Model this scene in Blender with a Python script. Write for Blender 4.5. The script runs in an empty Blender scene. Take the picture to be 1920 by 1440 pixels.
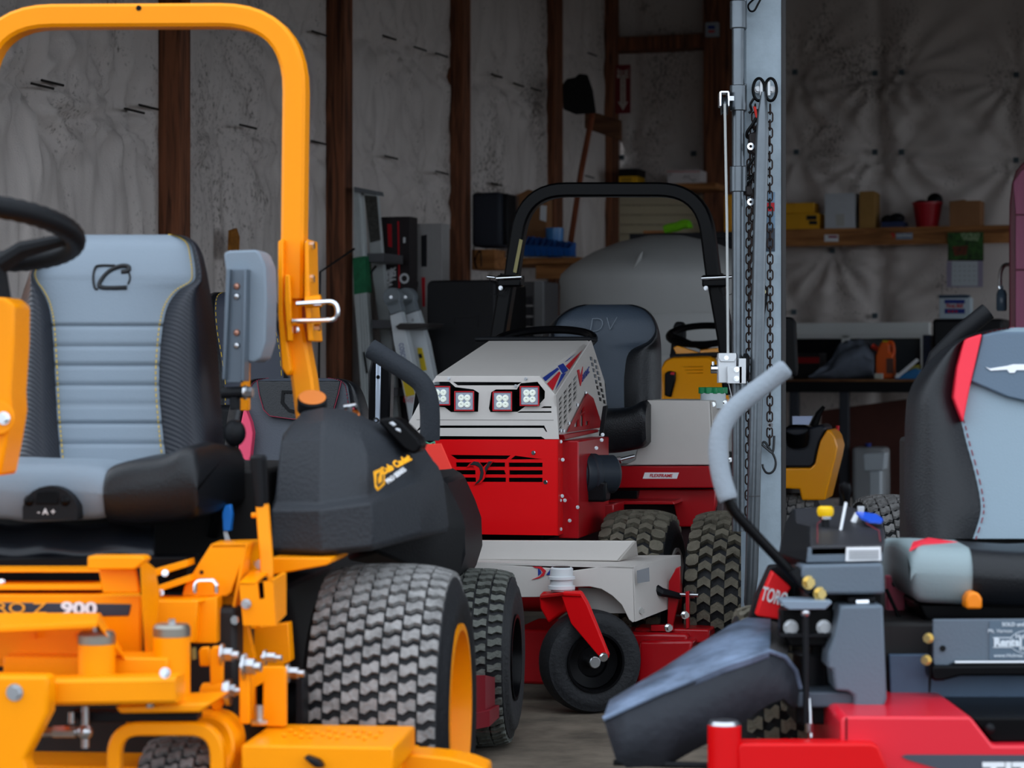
import bpy, math, random
import numpy as np
from mathutils import Vector, Matrix
from mathutils.geometry import tessellate_polygon
random.seed(7)
rng = np.random.default_rng(5)
SC = bpy.context.scene
COL = SC.collection
# ---------------------------------------------------------------- camera, world, exposure
F, HY, CH = 4533.33, 700.0, 1.0            # focal length in pixels, horizon row, camera height (m)
cam = bpy.data.objects.new('camera', bpy.data.cameras.new('camera'))
COL.objects.link(cam)
cam.location = (0, 0, CH)
cam.rotation_euler = (math.pi/2, 0, 0)
cam.data.sensor_width = 36; cam.data.lens = 85
cam.data.shift_y = -20/1920
cam.data.clip_end = 200
cam.data.dof.use_dof = True
cam.data.dof.focus_distance = 7.35
cam.data.dof.aperture_fstop = 5.0
SC.camera = cam
w = bpy.data.worlds.new('overcast_sky'); SC.world = w; w.use_nodes = True
w.node_tree.nodes['Background'].inputs[0].default_value = (0.78, 0.88, 1.0, 1)
w.node_tree.nodes['Background'].inputs[1].default_value = 1.0
SC.view_settings.view_transform = 'Standard'
SC.view_settings.look = 'None'
SC.view_settings.gamma = 1
SC.view_settings.use_curve_mapping = False
SC.view_settings.exposure = 1.22
# ---------------------------------------------------------------- frames: pixels to local coordinates
class Fr:
    """Local frame on the ground: r = right, d = depth, z = up; yaw a (degrees) turns depth towards the right."""
    def __init__(s, x, y, a):
        s.x, s.y, s.a = x, y, math.radians(a); s.c, s.s = math.cos(s.a), math.sin(s.a)
    def at(s, x, y, Y):
        X = (x-960)/F*Y; dx, dy = X-s.x, Y-s.y
        return Vector((dx*s.c-dy*s.s, dx*s.s+dy*s.c, CH-(y-HY)/F*Y))
    def pd(s, x, y, d):
        t = (x-960)/F; return s.at(x, y, (d+s.x*s.s+s.y*s.c)/(t*s.s+s.c))
    def pr(s, x, y, r):
        t = (x-960)/F; return s.at(x, y, (r+s.x*s.c-s.y*s.s)/(t*s.c-s.s))
    def pz(s, x, y, z):
        return s.at(x, y, (z-CH)*F/(HY-y))
    def pp(s, x, y, p0, n):
        A = s.at(x, y, 0); B = s.at(x, y, 1)-A; return A+B*((Vector(p0)-A).dot(n)/B.dot(n))
    def world(s, v):
        return Vector((s.x+v[0]*s.c+v[1]*s.s, s.y-v[0]*s.s+v[1]*s.c, v[2]))
    def poly(s, pts, d):
        return [s.pd(x, y, d) for x, y in pts]
# ---------------------------------------------------------------- materials
def lin(c):
    return tuple((v/255/12.92 if v/255 <= .04045 else ((v/255+.055)/1.055)**2.4) for v in c)+(1,)
MATS = {}
def pm(name, col, rough=.5, metal=0, bump=0, bs=60, var=0, vs=6, coat=0, col2=None, spec=.32, stretch=None, emit=None):
    if name in MATS: return MATS[name]
    m = bpy.data.materials.new(name); m.use_nodes = True; nt = m.node_tree; n = nt.nodes; b = n['Principled BSDF']
    b.inputs['Base Color'].default_value = lin(col); b.inputs['Roughness'].default_value = rough
    b.inputs['Metallic'].default_value = metal; b.inputs['Coat Weight'].default_value = coat; b.inputs['Coat Roughness'].default_value = .15
    b.inputs['Specular IOR Level'].default_value = spec
    tc = n.new('ShaderNodeTexCoord'); mp = n.new('ShaderNodeMapping'); nt.links.new(tc.outputs['Object'], mp.inputs[0])
    if stretch: mp.inputs['Scale'].default_value = stretch
    if var or col2:
        nz = n.new('ShaderNodeTexNoise'); nz.inputs['Scale'].default_value = vs; nz.inputs['Detail'].default_value = 6
        nz.inputs['Roughness'].default_value = .65
        nt.links.new(mp.outputs[0], nz.inputs[0])
        rp = n.new('ShaderNodeValToRGB'); c = lin(col); k = 1-var if var else 1
        rp.color_ramp.elements[0].color = lin(col2) if col2 else (c[0]*k, c[1]*k, c[2]*k, 1)
        rp.color_ramp.elements[1].color = c
        rp.color_ramp.elements[0].position = .35; rp.color_ramp.elements[1].position = .65
        nt.links.new(nz.outputs[0], rp.inputs[0]); nt.links.new(rp.outputs[0], b.inputs['Base Color'])
    if bump:
        nb = n.new('ShaderNodeTexNoise'); nb.inputs['Scale'].default_value = bs; nb.inputs['Detail'].default_value = 3
        nt.links.new(mp.outputs[0], nb.inputs[0])
        bp = n.new('ShaderNodeBump'); bp.inputs['Strength'].default_value = bump; bp.inputs['Distance'].default_value = .01
        nt.links.new(nb.outputs[0], bp.inputs['Height']); nt.links.new(bp.outputs[0], b.inputs['Normal'])
    if emit:
        b.inputs['Emission Color'].default_value = lin(emit[0]); b.inputs['Emission Strength'].default_value = emit[1]
    MATS[name] = m; return m
def wood(name, dark, light, sc=(14, 14, .9)):
    m = pm(name, light, .75, 0, .35, 40, stretch=sc); nt = m.node_tree; n = nt.nodes
    mp = [k for k in n if k.type == 'MAPPING'][0]
    nz = n.new('ShaderNodeTexNoise'); nz.inputs['Scale'].default_value = 2.2; nz.inputs['Detail'].default_value = 8; nz.inputs['Distortion'].default_value = 1.2
    nt.links.new(mp.outputs[0], nz.inputs[0])
    rp = n.new('ShaderNodeValToRGB'); rp.color_ramp.elements[0].color = lin(dark); rp.color_ramp.elements[1].color = lin(light)
    rp.color_ramp.elements[0].position = .35; rp.color_ramp.elements[1].position = .62
    nt.links.new(nz.outputs[0], rp.inputs[0]); nt.links.new(rp.outputs[0], n['Principled BSDF'].inputs['Base Color'])
    return m
# ---------------------------------------------------------------- mesh building
class MB:
    def __init__(s): s.v = []; s.f = []; s.m = []
    def add(s, v, f, mi=0):
        o = len(s.v); s.v += [tuple(p) for p in v]; s.f += [tuple(i+o for i in q) for q in f]; s.m += [mi]*len(f); return s
    def box(s, a, b, mi=0):
        x0, y0, z0 = [min(a[i], b[i]) for i in range(3)]; x1, y1, z1 = [max(a[i], b[i]) for i in range(3)]
        return s.add([(x0,y0,z0),(x1,y0,z0),(x1,y1,z0),(x0,y1,z0),(x0,y0,z1),(x1,y0,z1),(x1,y1,z1),(x0,y1,z1)],
                     [(0,3,2,1),(4,5,6,7),(0,1,5,4),(1,2,6,5),(2,3,7,6),(3,0,4,7)], mi)
    def prism(s, pts, vec, mi=0):
        n = len(pts); vec = Vector(vec); P = [Vector(p) for p in pts]
        nrm = Vector((0,0,0))
        for i in range(n): nrm += P[i].cross(P[(i+1) % n])
        if nrm.dot(vec) > 0: P = P[::-1]
        Q = [p+vec for p in P]
        return s.add(P+Q, [tuple(range(n)), tuple(range(2*n-1, n-1, -1))]+[(i, i+n, (i+1) % n+n, (i+1) % n) for i in range(n)], mi)
    def holes(s, outer, holes, vec, mi=0):
        vec = Vector(vec); loops = [[Vector(p) for p in outer]]+[[Vector(p) for p in h] for h in holes]
        tri = tessellate_polygon(loops); fl = [p for l in loops for p in l]; n = len(fl)
        nrm = Vector((0,0,0)); L = loops[0]
        for i in range(len(L)): nrm += L[i].cross(L[(i+1) % len(L)])
        out = []
        for t in tri:
            a, b, c = [fl[i] for i in t]
            if (b-a).cross(c-a).dot(vec) > 0: t = t[::-1]
            out.append(tuple(t)); out.append(tuple(i+n for i in t[::-1]))
        o = 0
        for l in loops:
            k = len(l)
            for i in range(k): out.append((o+i, o+(i+1) % k, o+(i+1) % k+n, o+i+n))
            o += k
        return s.add(fl+[p+vec for p in fl], out, mi)
    def grid(s, rows, cu=False, cv=False, mi=0):
        R = len(rows); C = len(rows[0]); f = []
        for i in range(R if cv else R-1):
            for j in range(C if cu else C-1):
                a, b = i*C+j, i*C+(j+1) % C; c, d = ((i+1) % R)*C+(j+1) % C, ((i+1) % R)*C+j
                f.append((a, b, c, d))
        return s.add([p for r in rows for p in r], f, mi)
    def loft(s, rings, mi=0, caps=True):
        s.grid(rings, cu=True, mi=mi)
        if caps:
            n = len(rings[0]); o = len(s.v)-n*len(rings)
            s.f += [tuple(range(o+n-1, o-1, -1)), tuple(range(o+n*(len(rings)-1), o+n*len(rings)))]; s.m += [mi, mi]
        return s
    def cyl(s, p0, p1, r0, r1=None, n=16, mi=0):
        p0, p1 = Vector(p0), Vector(p1); r1 = r0 if r1 is None else r1
        ax = (p1-p0).normalized(); u = ax.orthogonal().normalized(); v = ax.cross(u)
        ring = lambda p, r: [p+(u*math.cos(t)+v*math.sin(t))*r for t in [2*math.pi*i/n for i in range(n)]]
        return s.loft([ring(p0, r0), ring(p1, r1)], mi)
    def lathe(s, prof, o, ax, n=32, mi=0, closed=False):
        o, ax = Vector(o), Vector(ax).normalized(); u = ax.orthogonal().normalized(); v = ax.cross(u)
        rows = [[o+ax*h+(u*math.cos(t)+v*math.sin(t))*max(r, 1e-4) for t in [2*math.pi*i/n for i in range(n)]] for r, h in prof]
        return s.grid(rows, cu=True, cv=closed, mi=mi)
    def tube(s, pts, r, n=10, closed=False, mi=0, caps=True):
        P = [Vector(p) for p in pts]; m = len(P); rr = r if isinstance(r, (list, tuple)) else [r]*m
        T = []
        for i in range(m):
            a = P[(i-1) % m] if (i > 0 or closed) else P[i]; b = P[(i+1) % m] if (i < m-1 or closed) else P[i]
            T.append((b-a).normalized())
        u = T[0].orthogonal().normalized(); rows = []
        for i in range(m):
            u = (u-T[i]*u.dot(T[i])).normalized(); v = T[i].cross(u)
            rows.append([P[i]+(u*math.cos(t)+v*math.sin(t))*rr[i] for t in [2*math.pi*k/n for k in range(n)]])
        if closed: return s.grid(rows, cu=True, cv=True, mi=mi)
        return s.loft(rows, mi, caps)
    def rtube(s, pts, N, w, t, mi=0):
        """Rectangular section swept along pts; N is the constant face normal; t along N, w across."""
        P = [Vector(p) for p in pts]; N = Vector(N).normalized(); rows = []; m = len(P)
        for i in range(m):
            T = (P[min(i+1, m-1)]-P[max(i-1, 0)]).normalized(); S = T.cross(N).normalized()
            k = 1.0
            if 0 < i < m-1:
                c = (P[i]-P[i-1]).normalized().dot(T); k = 1/max(c, .5)
            c0 = min(w, t)*.14
            rows.append([P[i]+S*(a*w/2*k+(-c0 if a > 0 else c0)*ca)+N*(b*t/2+(-c0 if b > 0 else c0)*cb)
                         for a, b, ca, cb in ((-1,-1,1,0),(1,-1,1,0),(1,-1,0,1),(1,1,0,1),(1,1,1,0),(-1,1,1,0),(-1,1,0,1),(-1,-1,0,1))])
        return s.loft(rows, mi)
    def ball(s, c, r, n=16, k=10, mi=0):
        c = Vector(c); r = (r, r, r) if not isinstance(r, (tuple, list)) else r
        rows = [[c+Vector((r[0]*math.sin(a)*math.cos(t), r[1]*math.sin(a)*math.sin(t), r[2]*math.cos(a)))
                 for t in [2*math.pi*j/n for j in range(n)]] for a in [math.pi*(i+.02)/(k+.04) for i in range(k+1)]]
        return s.loft(rows, mi)
def fillet(pts, r, k=6):
    P = [Vector(p) for p in pts]; out = [P[0]]
    for i in range(1, len(P)-1):
        a, b, c = P[i-1], P[i], P[i+1]; u, v = (a-b), (c-b); rr = min(r, u.length*.49, v.length*.49)
        u.normalize(); v.normalize(); s, e = b+u*rr, b+v*rr
        for j in range(k+1):
            t = j/k; out.append(s*(1-t)**2+b*2*t*(1-t)+e*t*t)
    return out+[P[-1]]
def arc(c, r, a0, a1, k=10):
    return [(c[0]+r*math.cos(math.radians(a0+(a1-a0)*i/k)), c[1]+r*math.sin(math.radians(a0+(a1-a0)*i/k))) for i in range(k+1)]
def rrect(x0, y0, x1, y1, r, k=4):
    return arc((x1-r, y1-r), r, 0, 90, k)+arc((x0+r, y1-r), r, 90, 180, k)+arc((x0+r, y0+r), r, 180, 270, k)+arc((x1-r, y0+r), r, 270, 360, k)
BASE = {}
def mk(name, mb, mat, parent=None, bev=0, ang=35, seg=2, label=None, sub=0, kind=None, thick=0):
    me = bpy.data.meshes.new(name); b = Vector((0, 0, 0)); root = parent
    while root is not None and root.parent is not None: root = root.parent
    if root is not None and root in BASE: b = BASE[root]
    me.from_pydata([(p[0]-b[0], p[1]-b[1], p[2]-b[2]) for p in mb.v], [], mb.f)
    for q in (mat if isinstance(mat, (list, tuple)) else [mat]): me.materials.append(q)
    me.polygons.foreach_set('material_index', mb.m); me.polygons.foreach_set('use_smooth', [True]*len(mb.f))
    me.update(); me.set_sharp_from_angle(angle=math.radians(ang))
    o = bpy.data.objects.new(name, me); COL.objects.link(o); o.parent = parent
    if thick:
        q = o.modifiers.new('solid', 'SOLIDIFY'); q.thickness = thick; q.offset = -1
    if bev:
        q = o.modifiers.new('bevel', 'BEVEL'); q.width = bev; q.segments = seg; q.limit_method = 'ANGLE'; q.angle_limit = math.radians(32)
        q.harden_normals = False
    if sub:
        q = o.modifiers.new('sub', 'SUBSURF'); q.levels = sub; q.render_levels = sub
    if label: o['label'] = label
    if kind: o['kind'] = kind
    return o
def tag(o, label, cat, group=None):
    o['label'] = label; o['category'] = cat
    if group: o['group'] = group
    return o
def thing(name, label, cat, fr, base=(0, 0, 0), group=None):
    o = bpy.data.objects.new(name, None); COL.objects.link(o); o.empty_display_size = .1
    o.location = fr.world(base); o.rotation_euler = (0, 0, -fr.a); BASE[o] = Vector(base)
    return tag(o, label, cat, group)
def solo(name, mb, mat, fr, label=None, cat=None, group=None, bev=0, kind=None, **k):
    A = np.array([tuple(p) for p in mb.v]); lo, hi = A.min(0), A.max(0)
    b = Vector(((lo[0]+hi[0])/2, (lo[1]+hi[1])/2, lo[2]))
    mb.v = [(p[0]-b[0], p[1]-b[1], p[2]-b[2]) for p in mb.v]
    o = mk(name, mb, mat, None, bev, **k); o.location = fr.world(b); o.rotation_euler = (0, 0, -fr.a)
    BASE[o] = b
    if kind: o['kind'] = kind
    if label: tag(o, label, cat, group)
    return o
def text(s, size, o, right, up, mat, parent, name='lettering', ext=.0008, shear=0, sx=1.0, align='CENTER', bold=0):
    """Flat lettering at local point o, running along right, standing along up."""
    cu = bpy.data.curves.new(name, 'FONT'); cu.body = s; cu.size = size; cu.align_x = align; cu.align_y = 'CENTER'; cu.extrude = ext
    cu.shear = shear; cu.offset = bold; cu.resolution_u = 3
    t = bpy.data.objects.new(name, cu); COL.objects.link(t)
    dg = bpy.context.evaluated_depsgraph_get(); me = bpy.data.meshes.new_from_object(t.evaluated_get(dg))
    bpy.data.objects.remove(t); r = Vector(right).normalized(); u = Vector(up); u = (u-r*u.dot(r)).normalized(); nn = r.cross(u)
    root = parent
    while root.parent is not None: root = root.parent
    b = BASE.get(root, Vector((0, 0, 0))); o = Vector(o)-b
    me.transform(Matrix(((r.x*sx, u.x, nn.x, o.x), (r.y*sx, u.y, nn.y, o.y), (r.z*sx, u.z, nn.z, o.z), (0, 0, 0, 1))))
    me.materials.clear(); me.materials.append(mat)
    q = bpy.data.objects.new(name, me); COL.objects.link(q); q.parent = parent; return q
def fplate(fr, pts, d, t, parent, name, mat, bev=.002, **k):
    """Outline in photo pixels on the local plane depth = d, given thickness t backwards."""
    return mk(name, MB().prism(fr.poly(pts, d), (0, t, 0)), mat, parent, bev, **k)
def bolt(p, ax, r, h, mat, parent, name='bolt', n=6):
    p, ax = Vector(p), Vector(ax).normalized()
    mb = MB().cyl(p, p+ax*h*.25, r*1.35, n=14).cyl(p+ax*h*.25, p+ax*h, r, n=n)
    return mk(name, mb, mat, parent)
def smooth_curve(pts, k=6):
    P = [Vector(p) for p in pts]; out = []
    for i in range(len(P)-1):
        a, b, c, d = P[max(i-1, 0)], P[i], P[i+1], P[min(i+2, len(P)-1)]
        for j in range(k):
            t = j/k; out.append(.5*((2*b)+(c-a)*t+(2*a-5*b+4*c-d)*t*t+(3*b-a-3*c+d)*t**3))
    return out+[P[-1]]
# ---------------------------------------------------------------- shared materials
YEL = pm('yellow_paint', (255, 152, 0), .38, 0, .03, 25, .06, 3, coat=.06, spec=.14)
STEEL = pm('zinc_steel', (190, 192, 195), .28, 1)
CHROME = pm('bright_steel', (225, 228, 232), .14, 1)
RUB = pm('tire_rubber', (24, 25, 28), .62, 0, .3, 90)
LUG = pm('tread_rubber', (150, 148, 146), .85, 0, .5, 120, .5, 30)
LUGD = pm('dusty_tread_rubber', (112, 106, 92), .9, 0, .5, 120, .4, 18)
BLKP = pm('black_plastic', (17, 18, 21), .5, 0, .12, 220, spec=.16)
BLKG = pm('black_gloss', (8, 8, 10), .3, spec=.09)
BLKV = pm('black_vinyl', (16, 18, 22), .36, 0, .2, 260, spec=.34)
GRYV = pm('grey_vinyl', (120, 132, 143), .5, 0, .12, 300)
REDP = pm('red_paint', (210, 4, 12), .36, 0, 0, coat=.05, spec=.2)
WHT = pm('white_print', (225, 226, 228), .6)
INK = pm('dark_print', (22, 22, 26), .6)
RED = pm('red_print', (190, 24, 36), .55)
BLU = pm('blue_print', (30, 50, 130), .55)
# ---------------------------------------------------------------- the shed
S = Fr(0, 0, 18.8)
VW, UB = 5.0, 17.0
CONC = pm('concrete', (124, 112, 98), .9, 0, .6, 14, .6, 4.5)
APRON = pm('gravel_ground', (104, 100, 95), .95, 0, .5, 30, .3, 3)
o = solo('ground_outside', MB().box((-60, -60, -.3), (60, 60, -.125)), APRON, S, kind='structure')
o = solo('floor', MB().box((-VW-.3, 2.0, -.12), (4.4, UB+.4, 0)), CONC, S, kind='structure')
def insul(name, col=(208, 198, 192)):
    m = pm(name, col, .55, 0, .25, 150); nt = m.node_tree; n = nt.nodes
    tc = [k for k in n if k.type == 'TEX_COORD'][0]
    def noise(sc, det, stretch):
        mp = n.new('ShaderNodeMapping'); mp.inputs['Scale'].default_value = stretch; nt.links.new(tc.outputs['Object'], mp.inputs[0])
        z = n.new('ShaderNodeTexNoise'); z.inputs['Scale'].default_value = sc; z.inputs['Detail'].default_value = det; z.inputs['Roughness'].default_value = .7
        nt.links.new(mp.outputs[0], z.inputs[0]); return z
    a = noise(1.3, 3, (1, 1, .6)); b = noise(58, 4, (1, 1, .6))
    mu = n.new('ShaderNodeMath'); mu.operation = 'MULTIPLY'; nt.links.new(a.outputs[0], mu.inputs[0]); nt.links.new(b.outputs[0], mu.inputs[1])
    rp = n.new('ShaderNodeValToRGB'); c = lin(col)
    rp.color_ramp.elements[0].color = c; rp.color_ramp.elements[0].position = .30
    rp.color_ramp.elements[1].color = (c[0]*.3, c[1]*.28, c[2]*.26, 1); rp.color_ramp.elements[1].position = .40
    nt.links.new(mu.outputs[0], rp.inputs[0]); nt.links.new(rp.outputs[0], n['Principled BSDF'].inputs['Base Color'])
    return m
INS = insul('insulation_vinyl')
def quilt(U, Z, pins, folds):
    """Bulge of the insulation sheet (m towards the room) over arrays U (along) and Z (up)."""
    h = .02*np.sin(U*2.1+Z*.7)+.012*np.sin(U*5.3+1.7*np.sin(Z*1.3))
    for (u0, amp, wd) in folds:
        cx = u0+.012*np.sin(Z*2.2+u0*9)
        h -= amp*np.exp(-np.abs(U-cx)/wd)
    for (u0, z0, k, ph) in pins:
        du, dz = U-u0, Z-z0; rr = np.hypot(du, dz); phi = np.arctan2(dz, du)
        h -= .07*np.exp(-rr/.10)
        down = 1+.9*(dz < 0)
        h += .017*down*np.exp(-rr/.42)*np.clip(rr/.12, 0, 1)*np.sin(k*phi+ph+3*np.sin(2*phi))
    return h
def sheet(fr_along, mb_pts, U, Z, H):
    rows = []
    for i in range(U.shape[0]): rows.append([mb_pts(U[i, j], Z[i, j], H[i, j]) for j in range(U.shape[1])])
    return MB().grid(rows)
# left wall
lpix = [(85,152),(267,198),(455,235),(588,265),(722,68),(780,89),(821,101),(925,140),(966,157),(999,166),(725,293),(821,322),(925,344),(1105,100),(1100,330),(66,158),(590,60),(455,30),(85,-40),(240,205)]
pins = []
for x, y in lpix:
    p = S.pr(x, y, -VW+.1); pins.append((p.y, p.z, random.choice([9, 11, 13]), random.uniform(0, 6)))
folds = []
for x in (70, 90, 275, 440, 465, 590, 728, 822, 835, 925, 970, 1005, 1120):
    folds.append((S.pr(x, 300, -VW+.1).y, random.uniform(.03, .07), random.uniform(.02, .06)))
us = np.arange(6.4, UB+.01, .022); zs = np.arange(0, 4.01, .03)
Ug, Zg = np.meshgrid(us, zs, indexing='ij')
posts = [(S.pr(x0, 300, -VW).y, x0, x1, x2) for x0, x1, x2 in ((285, 338, 358), (600, 645, 662), (834, 868, 883), (1016, 1040, 1056), (1126, 1148, 1161))]
HL = quilt(Ug, Zg, pins, folds)+.0035*np.sin(Ug*46+4*np.sin(Zg*1.7))+.003*np.sin(Ug*83+3*np.sin(Zg*2.9+1))
for x in (74, 86, 268, 585, 729, 836, 1004):
    u0 = S.pr(x, 300, -VW+.1).y; HL += .055*np.exp(-((Ug-u0-.03*np.sin(Zg*3.1+x))/.028)**2)*(.6+.4*np.sin(Zg*2.3+x))
for u0, *_ in posts: HL = np.where(Ug < u0+.1, np.minimum(HL, -.02+.28*np.abs(np.minimum(Ug-u0, 0))**.8), HL)
WL = solo('wall_left', sheet(S, lambda u, z, h: (-VW+.05+h, u, z), Ug, Zg, HL), INS, S, kind='structure', ang=180)
PW = wood('post_wood', (72, 42, 28), (138, 84, 56))
for x0, x1, x2 in ((285, 338, 358), (600, 645, 662), (834, 868, 883), (1016, 1040, 1056), (1126, 1148, 1161)):
    pa, pb, pc = S.pr(x0, 300, -VW), None, None
    u0 = pa.y; p = S.pd(x1, 300, u0); r1 = p.x; q = S.pr(x2, 300, r1); u1 = max(q.y, u0+.06)
    mk('post', MB().box((-VW-.02, u0, 0), (r1, u1, 4.0)), PW, WL, .006)
PINM = pm('pin_dark', (30, 26, 24), .6)
for x, y in lpix:
    p = S.pr(x, y, -VW+.06); mk('insulation_pin', MB().cyl(p-Vector((0, .03, 0)), p+Vector((.02, .11, -.006)), .006, n=6), PINM, WL)
p = S.pr(435, 455, -VW+.08); mk('sealant_patch', MB().prism([p+Vector((0, u, z)) for u, z in ((-.05, -.07), (.05, -.075), (.06, .03), (.03, .07), (-.04, .055))], (.012, 0, 0)), pm('sealant_ochre', (166, 104, 32), .7, var=.4, vs=40), WL)
# back wall
bp = [(1490,135),(1640,137),(1690,135),(1493,285),(1640,285),(1690,285),(1488,585),(1640,592),(1300,288),(1165,295),(1905,140),(1905,300),(1560,470)]
pins = []
for x, y in bp:
    p = S.pd(x, y, UB-.1); pins.append((p.x, p.z, random.choice([9, 12, 15]), random.uniform(0, 6)))
folds = [(S.pd(x, 300, UB).x, a, b) for x, a, b in ((1650, .06, .03), (1658, .04, .05), (1190, .03, .02), (1330, .03, .03))]
rs = np.arange(-VW, 4.01, .03); zs = np.arange(0, 4.01, .03)
Rg, Zg = np.meshgrid(rs, zs, indexing='ij')
WB = solo('wall_back', sheet(S, lambda u, z, h: (u, UB-.05-h, z), Rg, Zg, quilt(Rg, Zg, pins, folds)), INS, S, kind='structure', ang=180)
for x, y in bp:
    p = S.pd(x, y, UB-.06); mk('insulation_washer', MB().box(p+Vector((-.018, -.006, -.018)), p+Vector((.018, .02, .018))), pm('washer_blue_grey', (70, 84, 92), .5), WB, .002)
for x0, x1 in ((1318, 1366),):
    a, b = S.pd(x0, 300, UB-.24), S.pd(x1, 300, UB-.24)
    mk('post', MB().box((a.x, UB-.24, 0), (b.x, UB, 4.0)), PW, WB, .006)
a, b = S.pd(1150, 70, UB-.2), S.pd(1332, 88, UB-.2)
mk('header_beam', MB().box((a.x, UB-.2, b.z), (b.x, UB, a.z)), PW, WB, .005)
ROOF = pm('roof_underside', (52, 50, 50), .8, 0, .1, 20)
solo('ceiling', MB().box((-VW-.4, 6.0, 4.0), (4.6, UB+.4, 4.15)), ROOF, S, kind='structure')
solo('wall_right', MB().box((4.0, 6.3, 3.0), (4.2, UB+.3, 4.0)).box((4.0, 16.7, 0), (4.2, UB+.3, 3.0)), INS, S, kind='structure')  # unseen side, left open so daylight reaches the inner walls
SID = pm('metal_siding', (120, 122, 126), .5)
solo('wall_front', MB().box((-VW-.3, 6.1, 2.55), (4.4, 6.3, 4.0)).box((-VW-.3, 6.1, 0), (-VW+.1, 6.3, 2.55)).box((3.9, 6.1, 0), (4.4, 6.3, 2.55)), SID, S, kind='structure')  # unseen front; header set low to darken the upper walls
# ================================================================ generic machine pieces
def interp(rows, n):
    R = np.array(rows, float); t = np.linspace(0, len(R)-1, n); out = []
    P = smooth_rows(R)
    return [P(x) for x in t]
def smooth_rows(R):
    m = len(R)
    def f(x):
        i = min(int(x), m-2); t = x-i; a, b, c, d = R[max(i-1, 0)], R[i], R[i+1], R[min(i+2, m-1)]
        return .5*((2*b)+(c-a)*t+(2*a-5*b+4*c-d)*t*t+(3*b-a-3*c+d)*t**3)
    return f
def seat_back(fr, rows, parent, d0, lean, matc, matb, stitch, bul=.045, roll=.10, crown=.02, seams=(), n=90, thick=.13, cname='backrest', cols=14):
    """rows: (y, left edge, left seam, right seam, right edge, extra depth) in photo pixels, top to bottom."""
    R = interp(rows, n); y0, y1 = rows[0][0], rows[-1][0]
    L, Cn, Rt, Bk = [], [], [], []
    for y, xl, sl, sr, xr, dd in R:
        dc = d0+lean*(y1-y)/(y1-y0)+dd
        g = sum(.007*math.exp(-((y-q)/2.6)**2) for q in seams)
        l, c, r = [], [], []
        for j in range(cols+1):
            t = j/cols
            l.append(fr.pd(xl+(sl-xl)*t, y, dc+roll*(1-t)**3-bul*math.sin(math.pi*min(1, .25+t*.75))*(1 if t < 1 else 0)))
            c.append(fr.pd(sl+(sr-sl)*t, y, dc-crown*math.sin(math.pi*t)+g))
            r.append(fr.pd(sr+(xr-sr)*t, y, dc+roll*t**3-bul*math.sin(math.pi*min(1, .25+(1-t)*.75))*(1 if t > 0 else 0)))
        L.append(l); Cn.append(c); Rt.append(r)
        Bk.append([fr.pd(xl+(xr-xl)*t, y, dc+roll+(thick-roll)*math.sin(math.pi*t)**.5) for t in [j/cols for j in range(cols+1)]])
    c = mk(cname, MB().grid([q[::-1] for q in Cn]), matc, parent, ang=60)
    a = mk('side_bolster', MB().grid([q[::-1] for q in L]), matb, parent, ang=60)
    b = mk('side_bolster', MB().grid([q[::-1] for q in Rt]), matb, parent, ang=60)
    bk = MB().grid(Bk); bk.grid([[q for q in L[0][:-1]+Cn[0][:-1]+Rt[0]], [Bk[0][min(cols, int(i*cols/(3*cols)))] for i in range(3*cols+1)]])
    mk('back_shell', bk, matb, parent, ang=60)
    if stitch:
        for rowset, idx, pt, off in ((Cn, 0, a, (.006, -.004, 0)), (Cn, cols, b, (-.006, -.004, 0))):
            mb = MB(); P = [Vector(q[idx])+Vector(off) for q in rowset]
            for i in range(0, len(P)-1, 2): mb.tube([P[i], P[i]+(P[i+1]-P[i])*1.2], .0013, 5)
            mk('stitching', mb, stitch, pt)
    return c
def cushion(fr, cols, parent, df, db, mat, name, n=24, rd=.05):
    """cols: (x, top y, bottom y) in photo pixels of the front edge, left to right."""
    R = interp(cols, n); rings = []
    for x, yt, yb in R:
        a, b = fr.pd(x, yt, df+rd), fr.pd(x, yb, df); zt, zb = a.z, b.z; r = a.x; ring = [(r, db, zt-.01), (r, (df+db)/2, zt+.004)]
        for t in range(0, 91, 18):
            q = math.radians(t); ring.append((r, df+rd-rd*math.sin(q), zt-rd+rd*math.cos(q)))
        ring += [(r, df, (zt+zb)/2), (r, df+.012, zb+.012), (r, df+.03, zb), (r, db, zb)]
        rings.append(ring)
    return mk(name, MB().loft(rings), mat, parent, ang=50)
LUGS = [(-.5,-.42),(-.22,-.50),(.12,-.22),(.5,-.30),(.5,.42),(.22,.50),(-.12,.22),(-.5,.30)]
CHEV = [(-.5,-.40),(0,-.10),(.5,-.40),(.5,.18),(0,.48),(-.5,.18)]
OCT = [(-.5,-.25),(-.25,-.45),(.25,-.45),(.5,-.25),(.5,.25),(.25,.45),(-.25,.45),(-.5,.25)]
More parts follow.
